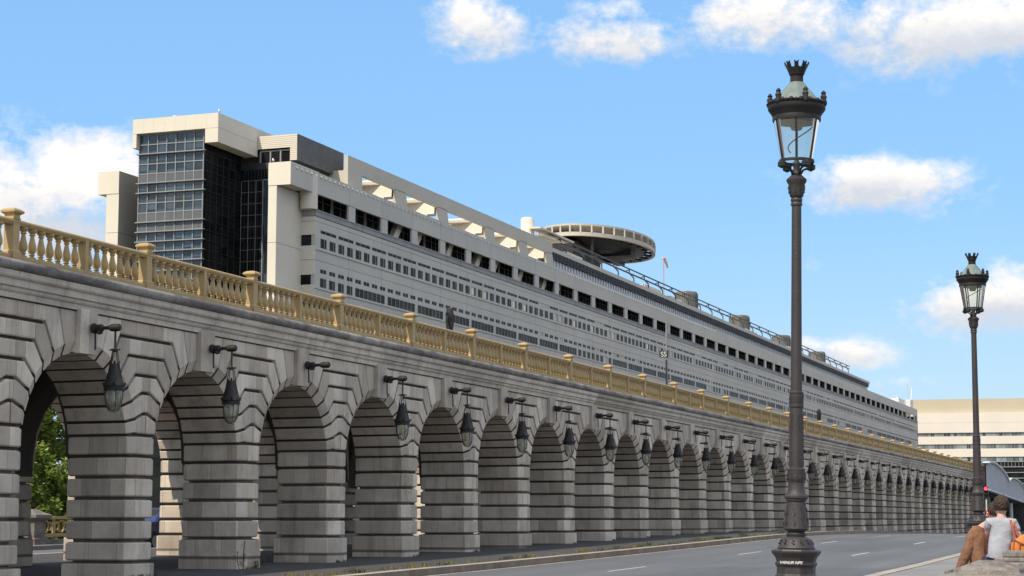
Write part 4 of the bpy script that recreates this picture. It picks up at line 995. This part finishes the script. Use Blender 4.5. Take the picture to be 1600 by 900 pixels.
# ---------------------------------------------------------------- tree beyond the bridge
def tree(loc, h, rad, nleaf, label, seed):
    rnd = random.Random(seed); r = thing('broadleaf_tree', label, 'tree', loc, 0, 'trees beyond the bridge')
    m = MB(); m.tube([(0, 0, 0), (.1, 0, h * .3), (0, .1, h * .65), (0, 0, h * .9)], .28, 10, r1=.06)
    tips = []
    for k in range(26):
        z = h * (.22 + .68 * k / 26); a = rnd.uniform(0, 6.28); rr = rad * (1.05 - .75 * ((z / h - .35) / .65) ** 2 if z > .35 * h else .85) * rnd.uniform(.6, .95)
        e = (rr * math.cos(a), rr * math.sin(a), z + rr * .35); m.tube([(0, 0, z), (e[0] * .5, e[1] * .5, z + rr * .1), e], .08, 6, r1=.02); tips += [e, (e[0] * .6, e[1] * .6, z + rr * .2)]
    m.build('trunk', 'bark', r, smooth=True)
    m = MB()
    for k in range(520): 
        z = rnd.uniform(.16, 1.02) * h; q = math.sqrt(max(.03, 1 - ((z / h - .5) / .54) ** 2)); a = rnd.uniform(0, 6.28); d = rad * q * rnd.uniform(.35, 1.1); tips.append((d * math.cos(a), d * math.sin(a), z))
    for c in tips:
        cr = rnd.uniform(.3, .7)
        for j in range(nleaf // len(tips)):
            v = Vector((rnd.gauss(0, 1), rnd.gauss(0, 1), rnd.gauss(0, .7))); v = v.normalized() * cr * rnd.random() ** .4; p = Vector(c) + v
            s_ = rnd.uniform(.10, .18); nrm = Vector((rnd.gauss(0, .6), rnd.gauss(0, .6), 1)).normalized(); a = nrm.orthogonal().normalized(); b_ = nrm.cross(a); an = rnd.uniform(0, 6.28); a, b_ = a * math.cos(an) + b_ * math.sin(an), b_ * math.cos(an) - a * math.sin(an)
            m.add([p - a * s_, p - b_ * s_ * .7, p + a * s_, p + b_ * s_ * .7], [(0, 1, 2, 3)])
    m.build('crown', 'foliage', r); return r
tree((-61.5, 90, -4.2), 15.5, 4.6, 60000, 'bright green broadleaf tree seen through the first arch at the left edge', 3)
tree((-67, 98, -4.2), 16, 5.5, 40000, 'green broadleaf tree behind the first one, mostly hidden by the viaduct', 5)

# ---------------------------------------------------------------- cars on the far road
def car(paint, label, loc):
    r = thing('parked_car', label, 'car', loc, 0, 'cars on the far side road')
    prof = [(-2.1, .35), (-2.12, .75), (-1.95, .95), (-1.2, 1.0), (-.55, 1.40), (.9, 1.45), (1.7, 1.05), (2.05, .95), (2.12, .6), (2.05, .35)]
    m = MB(); rings = []
    for x, e in ((-.85, .06), (-.80, 0), (.80, 0), (.85, .06)):
        rings.append([(x * (1 if z < 1.05 else .84), y * (1 - e * .3), z - (e if z > 1 else 0)) for y, z in prof])
    m.loft(rings); m.build('body', paint, r, bevel=.03)
    for sx in (-1, 1):
        g = MB(); x = .775 * sx; g.add([(x * 1.03, -1.0, 1.0), (x * 1.03, 1.4, 1.02), (x * .90, .85, 1.38), (x * .90, -.5, 1.35)], [(0, 1, 2, 3)]); o = g.build('side_window', 'dark_glass', r)
        for y in (-1.3, 1.3):
            t_ = MB(); t_.lathe([(.32, -.1), (.34, -.06), (.34, .06), (.32, .1)], 18); t_.v = [(v[2] + .78 * sx, v[0] + y, v[1] + .33) for v in t_.v]; wh = t_.build('wheel', 'tyre', r)
            t_ = MB(); t_.lathe([(.2, -.112), (.2, .112)], 14); t_.v = [(v[2] + .78 * sx, v[0] + y, v[1] + .33) for v in t_.v]; t_.build('rim', 'metal_grey', wh)
    g = MB(); g.add([(-.68, -1.16, 1.03), (.68, -1.16, 1.03), (.62, -.6, 1.385), (-.62, -.6, 1.385)], [(0, 1, 2, 3)]); g.build('windscreen', 'dark_glass', r)
    for sx in (-.6, .6):
        g = MB(); g.box(sx - .15, sx + .15, -2.14, -2.09, .68, .82); g.build('headlight', 'white_metal', r)
car('car_blue', 'dark blue car on the far road glimpsed left of the second pier', (-33.2, 55.5, zg(55) - .15))
car('car_silver', 'silver car on the far road glimpsed between the fourth and fifth piers', (-33.4, 71.8, zg(71) - .15))

# ---------------------------------------------------------------- weeds
def blade_clump(m, x, y, z, n, h, sp, rnd, mi=0):
    for _ in range(n):
        px_, py = x + rnd.gauss(0, sp), y + rnd.gauss(0, sp); a = rnd.uniform(0, 6.28); hh = h * rnd.uniform(.4, 1.2); dx, dy = math.cos(a), math.sin(a); w_ = .008; l = rnd.uniform(.1, .6) * hh
        m.add([(px_ - dy * w_, py + dx * w_, z), (px_ + dy * w_, py - dx * w_, z), (px_ + dx * l * .4 + dy * w_ * .7, py + dy * l * .4 - dx * w_ * .7, z + hh * .6), (px_ + dx * l, py + dy * l, z + hh), (px_ + dx * l * .4 - dy * w_ * .7, py + dy * l * .4 + dx * w_ * .7, z + hh * .6)], [(0, 1, 2, 3, 4)], mi=mi)
rnd = random.Random(4); m = MB()
for k in range(95):
    y = rnd.uniform(30, 86); x = -16.45 - abs(rnd.gauss(0, .25)); blade_clump(m, x, y, zg(y), rnd.randint(12, 50), rnd.uniform(.03, .13), .09, rnd, rnd.choice((0, 0, 1)))
for n in range(0, 14):
    for k in range(5): yy = PC + BAY * n + rnd.uniform(-.5, .45); blade_clump(m, -19.93, yy, zg(yy), 12, .07, .04, rnd, rnd.choice((0, 1)))
tag(m.build('kerbside_grass', ['weed', 'dry_grass']), 'sparse dry grass tufts along the walkway kerb and pier feet', 'grass', kind='stuff')
def weed(loc, h, label, seed):
    rnd = random.Random(seed); m = MB(); r = thing('weed_plant', label, 'plant', loc, 0, 'weeds at the pier foot')
    for s_ in range(3):
        dx, dy = rnd.uniform(-.06, .06), rnd.uniform(-.12, .12); hh = h * (1 if s_ == 0 else rnd.uniform(.4, .7)); m.tube([(dx, dy, 0), (dx * 1.5, dy * 1.6, hh * .5), (dx * 1.6, dy * 1.8 + .03, hh)], .008, 5)
        for k in range(int(16 * hh / h)):
            z = hh * (.1 + .9 * k / (16 * hh / h)); a = rnd.uniform(0, 6.28); l = rnd.uniform(.06, .13); c, q = math.cos(a), math.sin(a); bx, by = dx * 1.5, dy * 1.6
            m.add([(bx, by, z), (bx + c * l * .5 - q * .012, by + q * l * .5 + c * .012, z + .035), (bx + c * l, by + q * l, z + .03), (bx + c * l * .5 + q * .012, by + q * l * .5 - c * .012, z + .025)], [(0, 1, 2, 3)])
    m.build('stems', 'weed', r)
weed((-19.88, 37.1, zg(37)), .62, 'tall thin weed growing against the foot of the second pier', 1)
weed((-19.88, 37.75, zg(37.7)), .25, 'short bushy weed at the right corner of the second pier', 2)

# ---------------------------------------------------------------- people
def skin(name, pts, edges, mt, parent, sub=2, loc=None):
    me = bpy.data.meshes.new(name); me.from_pydata([p[:3] for p in pts], edges, []); o = bpy.data.objects.new(name, me); S.collection.objects.link(o); o.parent = parent
    me.materials.append(M[mt]); sk = o.modifiers.new('s', 'SKIN'); sk.use_smooth_shade = True
    L = me.skin_vertices[0].data if me.skin_vertices else None
    if L is None:
        bpy.context.view_layer.objects.active = o; L = me.skin_vertices[0].data
    for i, p in enumerate(pts): L[i].radius = (p[3], p[4] if len(p) > 4 else p[3]); L[i].use_root = (i == 0)
    sb = o.modifiers.new('u', 'SUBSURF'); sb.levels = sb.render_levels = sub
    return o
U = Vector((math.cos(PH), math.sin(PH), 0))
P1 = thing('person', 'person with short dark hair in pale grey T-shirt, sitting with back turned', 'person', (-2.38, 24.9, -.56), PH - R(4))
P1.name = 'person'
# body: one continuous skinned figure (u right, v away, z up)
body = skin('body', [(0, .04, .08, .11, .08), (.015, .05, .24, .10, .07), (.05, .06, .42, .10, .07), (.06, .06, .53, .08, .06), (.055, .05, .60, .055, .055), (.055, .05, .66, .055, .06),
                     (-.07, .06, .50, .045, .045), (-.11, .14, .38, .045, .045), (-.06, .33, .30, .036, .036), (-.04, .40, .30, .026, .03),
                     (.19, .05, .49, .045, .045), (.25, .02, .37, .046, .046), (.33, .12, .26, .045, .045), (.30, .33, .27, .033, .033), (.29, .40, .28, .026, .03),
                     (-.09, .12, .03, .07, .07), (-.12, .48, .02, .06, .06), (-.13, .50, -.42, .045, .05), (-.13, .62, -.50, .035, .045),
                     (.09, .12, .03, .07, .07), (.14, .48, .02, .06, .06), (.14, .50, -.42, .045, .05), (.14, .62, -.50, .035, .045)],
            [(0, 1), (1, 2), (2, 3), (3, 4), (4, 5), (3, 6), (6, 7), (7, 8), (8, 9), (3, 10), (10, 11), (11, 12), (12, 13), (13, 14), (0, 15), (15, 16), (16, 17), (17, 18), (0, 19), (19, 20), (20, 21), (21, 22)], 'skin', P1)
def head(parent, c, s=1.0, hairc='hair', tilt=0):
    m = MB(); cx, cy, cz = c
    rings = []
    for k, (z, rx, ry, oy) in enumerate(((-.125, .035, .04, .045), (-.105, .055, .065, .03), (-.07, .068, .085, .012), (-.03, .074, .093, .004), (.02, .078, .098, 0), (.06, .075, .095, 0), (.095, .055, .072, 0), (.115, .02, .03, 0))):
        rings.append([(cx + s * rx * math.cos(2 * math.pi * j / 20), cy + s * (oy + ry * math.sin(2 * math.pi * j / 20)), cz + s * z) for j in range(20)])
    m.loft(rings)
    m.lathe([(.004, -.02), (.012, -.018), (.016, 0), (.006, .02)], 8, (cx, cy + s * .1, cz - .015))          # nose (far side)
    for sx in (-1, 1): m.lathe([(.004, -.03), (.014, -.02), (.018, .01), (.006, .03)], 8, (cx + sx * .078 * s, cy, cz - .01), sy=1.3, sx=.6)
    o = m.build('head', 'skin', parent, smooth=True)
    m = MB()
    for sx in (-1, 1): m.lathe([(.002, -.008), (.011, 0), (.002, .008)], 8, (cx + sx * .03, cy + .094 * s, cz + .01))
    m.build('eye', 'black_iron', o)
    m = MB(); m.box(cx - .022, cx + .022, cy + .083, cy + .093, cz - .062, cz - .052); m.build('mouth', 'coat_trim', o)
    bm = bmesh.new(); bmesh.ops.create_icosphere(bm, subdivisions=5, radius=1)
    rr = random.Random(2)
    from mathutils import noise as NZ
    for v in bm.verts:
        d = v.co.copy(); bump = 1 + .10 * NZ.noise(d * 4) + .07 * NZ.noise(d * 11) + .05 * NZ.noise(d * 25)
        x, y, z = d.x * .098 * bump, d.y * .115 * bump - .012, d.z * .118 * bump + .03
        if y > .055 and z < .05: y = .055
        if z < -.055 - .02 * NZ.noise(d * 6): z = -.055 + (z + .055) * .2
        v.co = Vector((cx, cy, cz)) + Vector((x, y, z)) * s
    me = bpy.data.meshes.new('hair'); bm.to_mesh(me); bm.free(); me.materials.append(M[hairc]); h = bpy.data.objects.new('hair', me); S.collection.objects.link(h); h.parent = o
    for p in me.polygons: p.use_smooth = True
    return o
head(P1, (.055, .055, .725))
shirt = skin('tshirt', [(.005, .02, -.02, .165, .125), (.005, .02, .10, .16, .12), (.02, .03, .26, .158, .12), (.05, .05, .44, .172, .125), (.06, .06, .535, .135, .098), (.057, .055, .58, .075, .07), (-.095, .06, .515, .085, .08), (-.125, .11, .41, .068, .065), (.205, .05, .505, .088, .08), (.262, .02, .385, .07, .068)],
             [(0, 1), (1, 2), (2, 3), (3, 4), (4, 5), (4, 6), (6, 7), (4, 8), (8, 9)], 'tshirt', P1, 3)
tx = bpy.data.textures.new('folds', 'CLOUDS'); tx.noise_scale = .11
dm = shirt.modifiers.new('d', 'DISPLACE'); dm.texture = tx; dm.strength = .028; dm.mid_level = .5; dm.texture_coords = 'LOCAL'
skin('jeans', [(0, .03, -.0, .172, .13), (0, .03, .06, .165, .128), (-.09, .13, .02, .10, .10), (-.12, .46, .02, .08, .08), (-.13, .5, -.36, .062, .065), (.09, .13, .02, .10, .10), (.14, .46, .02, .08, .08), (.14, .5, -.36, .062, .065)], [(0, 1), (0, 2), (2, 3), (3, 4), (0, 5), (5, 6), (6, 7)], 'jeans', P1)
for sx in (-.04, .29):   # hands resting forward, out of sight
    hm = skin('hand', [(sx, .40, .29, .028, .018), (sx, .45, .285, .034, .016)] + [(sx + q, .49 + l * .5, .28, .010) for q, l in ((-.03, .03), (-.01, .05), (.01, .045), (.03, .03))] + [(sx + q, .50 + l, .262, .008) for q, l in ((-.03, .04), (-.01, .06), (.01, .055), (.03, .04))] + [(sx - .045, .43, .28, .011), (sx - .05, .47, .275, .009)],
              [(0, 1), (1, 2), (1, 3), (1, 4), (1, 5), (2, 6), (3, 7), (4, 8), (5, 9), (0, 10), (10, 11)], 'skin', P1)
# bag
bag = thing('shoulder_bag', 'orange leather shoulder bag hanging on the back of the person in the grey T-shirt', 'bag', P1.location, PH - R(4))
m = MB(); bm = bmesh.new(); bmesh.ops.create_uvsphere(bm, u_segments=28, v_segments=16, radius=1)
from mathutils import noise as NZ
for v in bm.verts:
    d = v.co.copy(); sgn = lambda q: math.copysign(abs(q) ** .7, q)
    wv = 1 + .10 * NZ.noise(d * 3.1) + .05 * NZ.noise(d * 8)
    top = 1 - .35 * max(0, d.z)
    v.co = Vector((.30 + sgn(d.x) * .165 * top * wv + .03 * d.z, -.10 + sgn(d.y) * .07 * wv, .20 + sgn(d.z) * .16 * wv))
me = bpy.data.meshes.new('pouch'); bm.to_mesh(me); bm.free(); me.materials.append(M['orange_leather']); o = bpy.data.objects.new('pouch', me); S.collection.objects.link(o); o.parent = bag
for p in me.polygons: p.use_smooth = True
m = MB(); m.bar((.155, -.03, .545), (.165, -.085, .46), .035, .008); m.bar((.165, -.085, .46), (.18, -.12, .33), .035, .008); m.bar((.155, -.03, .545), (.16, .08, .58), .035, .008)
m.bar((.195, -.03, .54), (.205, -.09, .46), .02, .008); m.bar((.205, -.09, .46), (.23, -.13, .33), .02, .008); m.build('strap', 'strap_leather', bag)
m = MB(); m.tube([(.17, -.15, .30), (.25, -.185, .25), (.36, -.18, .22), (.46, -.14, .24)], .010, 6); m.tube([(.17, -.14, .30), (.155, -.15, .18), (.17, -.14, .06)], .012, 6); m.tube([(.24, -.18, .27), (.22, -.185, .15), (.27, -.17, .05)], .008, 6); m.build('seam', 'strap_leather', bag)
# second person in a brown coat
FOLD = tx
P2 = thing('person', 'person in a brown coat leaning beside the person in the grey T-shirt', 'person', (-2.52, 25.15, -.56), PH)
skin('body', [(-.15, .08, .05, .06, .07), (-.13, .13, .25, .06, .06), (-.08, .22, .42, .06, .06), (.06, .34, .50, .045, .045), (.14, .40, .56, .045, .05), (-.17, .13, .38, .035, .035), (-.24, .09, .22, .03, .03), (-.33, .12, .02, .028, .028), (-.36, .18, -.08, .024, .026), (-.15, .4, .03, .06, .06), (-.15, .55, -.4, .045, .05), (-.15, .66, -.48, .03, .04)],
     [(0, 1), (1, 2), (2, 3), (3, 4), (2, 5), (5, 6), (6, 7), (7, 8), (0, 9), (9, 10), (10, 11)], 'skin', P2)
skin('coat', [(-.14, .06, -.10, .11, .12), (-.14, .07, .05, .11, .12), (-.135, .09, .22, .10, .115), (-.12, .14, .38, .085, .10), (-.06, .20, .46, .06, .07), (-.19, .12, .36, .07, .075), (-.255, .06, .20, .072, .075), (-.32, .07, .04, .066, .07), (-.37, .10, -.10, .058, .062), (-.385, .13, -.15, .05, .055)],
     [(0, 1), (1, 2), (2, 3), (3, 4), (3, 5), (5, 6), (6, 7), (7, 8), (8, 9)], 'coat', P2, 3)
dm = bpy.data.objects['coat'].modifiers.new('d', 'DISPLACE'); dm.texture = FOLD; dm.strength = .03; dm.mid_level = .5; dm.texture_coords = 'LOCAL'
m = MB(); m.tube([(-.035, -.02, -.12), (-.035, -.02, .12), (-.045, .01, .30), (-.06, .08, .44)], .014, 6); m.build('coat_trim', 'coat_trim', P2)
head(P2, (.19, .44, .66), .9)
hm = skin('hand', [(-.36, .22, -.10, .028, .018), (-.365, .26, -.12, .03, .016)] + [(-.365 + q, .31, -.13, .009) for q in (-.03, -.01, .01, .03)] + [(-.41, .25, -.12, .01)], [(0, 1), (1, 2), (1, 3), (1, 4), (1, 5), (0, 6)], 'skin', P2)

# birds on the roof
def bird(loc, label):
    r = thing('gull', label, 'bird', loc, .6, 'gulls on the building')
    skin('body', [(0, 0, .22, .10, .09), (0, .22, .27, .08, .07), (0, .30, .38, .05, .05), (0, .36, .45, .055, .055), (0, .46, .43, .012, .012), (0, -.22, .22, .05, .03), (0, -.4, .22, .03, .012)], [(0, 1), (1, 2), (2, 3), (3, 4), (0, 5), (5, 6)], 'pigeon_grey', r)
    m = MB(); m.tube([(.04, 0, 0), (.04, 0, .2)], .012, 5); m.tube([(-.04, 0, 0), (-.04, 0, .2)], .012, 5); m.build('legs', 'coat_trim', r)
bird((-70.8, 126.9, 31.68), 'white gull standing on the right corner of the tower cap'); bird((-66.7, 128.3, 27.72), 'white gull standing on the left end of the lower beam cap')

for o in bpy.data.objects:
    if o.type == 'MESH' and len(o.data.materials) == 0: o.data.materials.append(M['concrete_panel'])
S.render.engine = 'CYCLES'
S.cycles.max_bounces = 6; S.cycles.diffuse_bounces = 2; S.cycles.transparent_max_bounces = 16
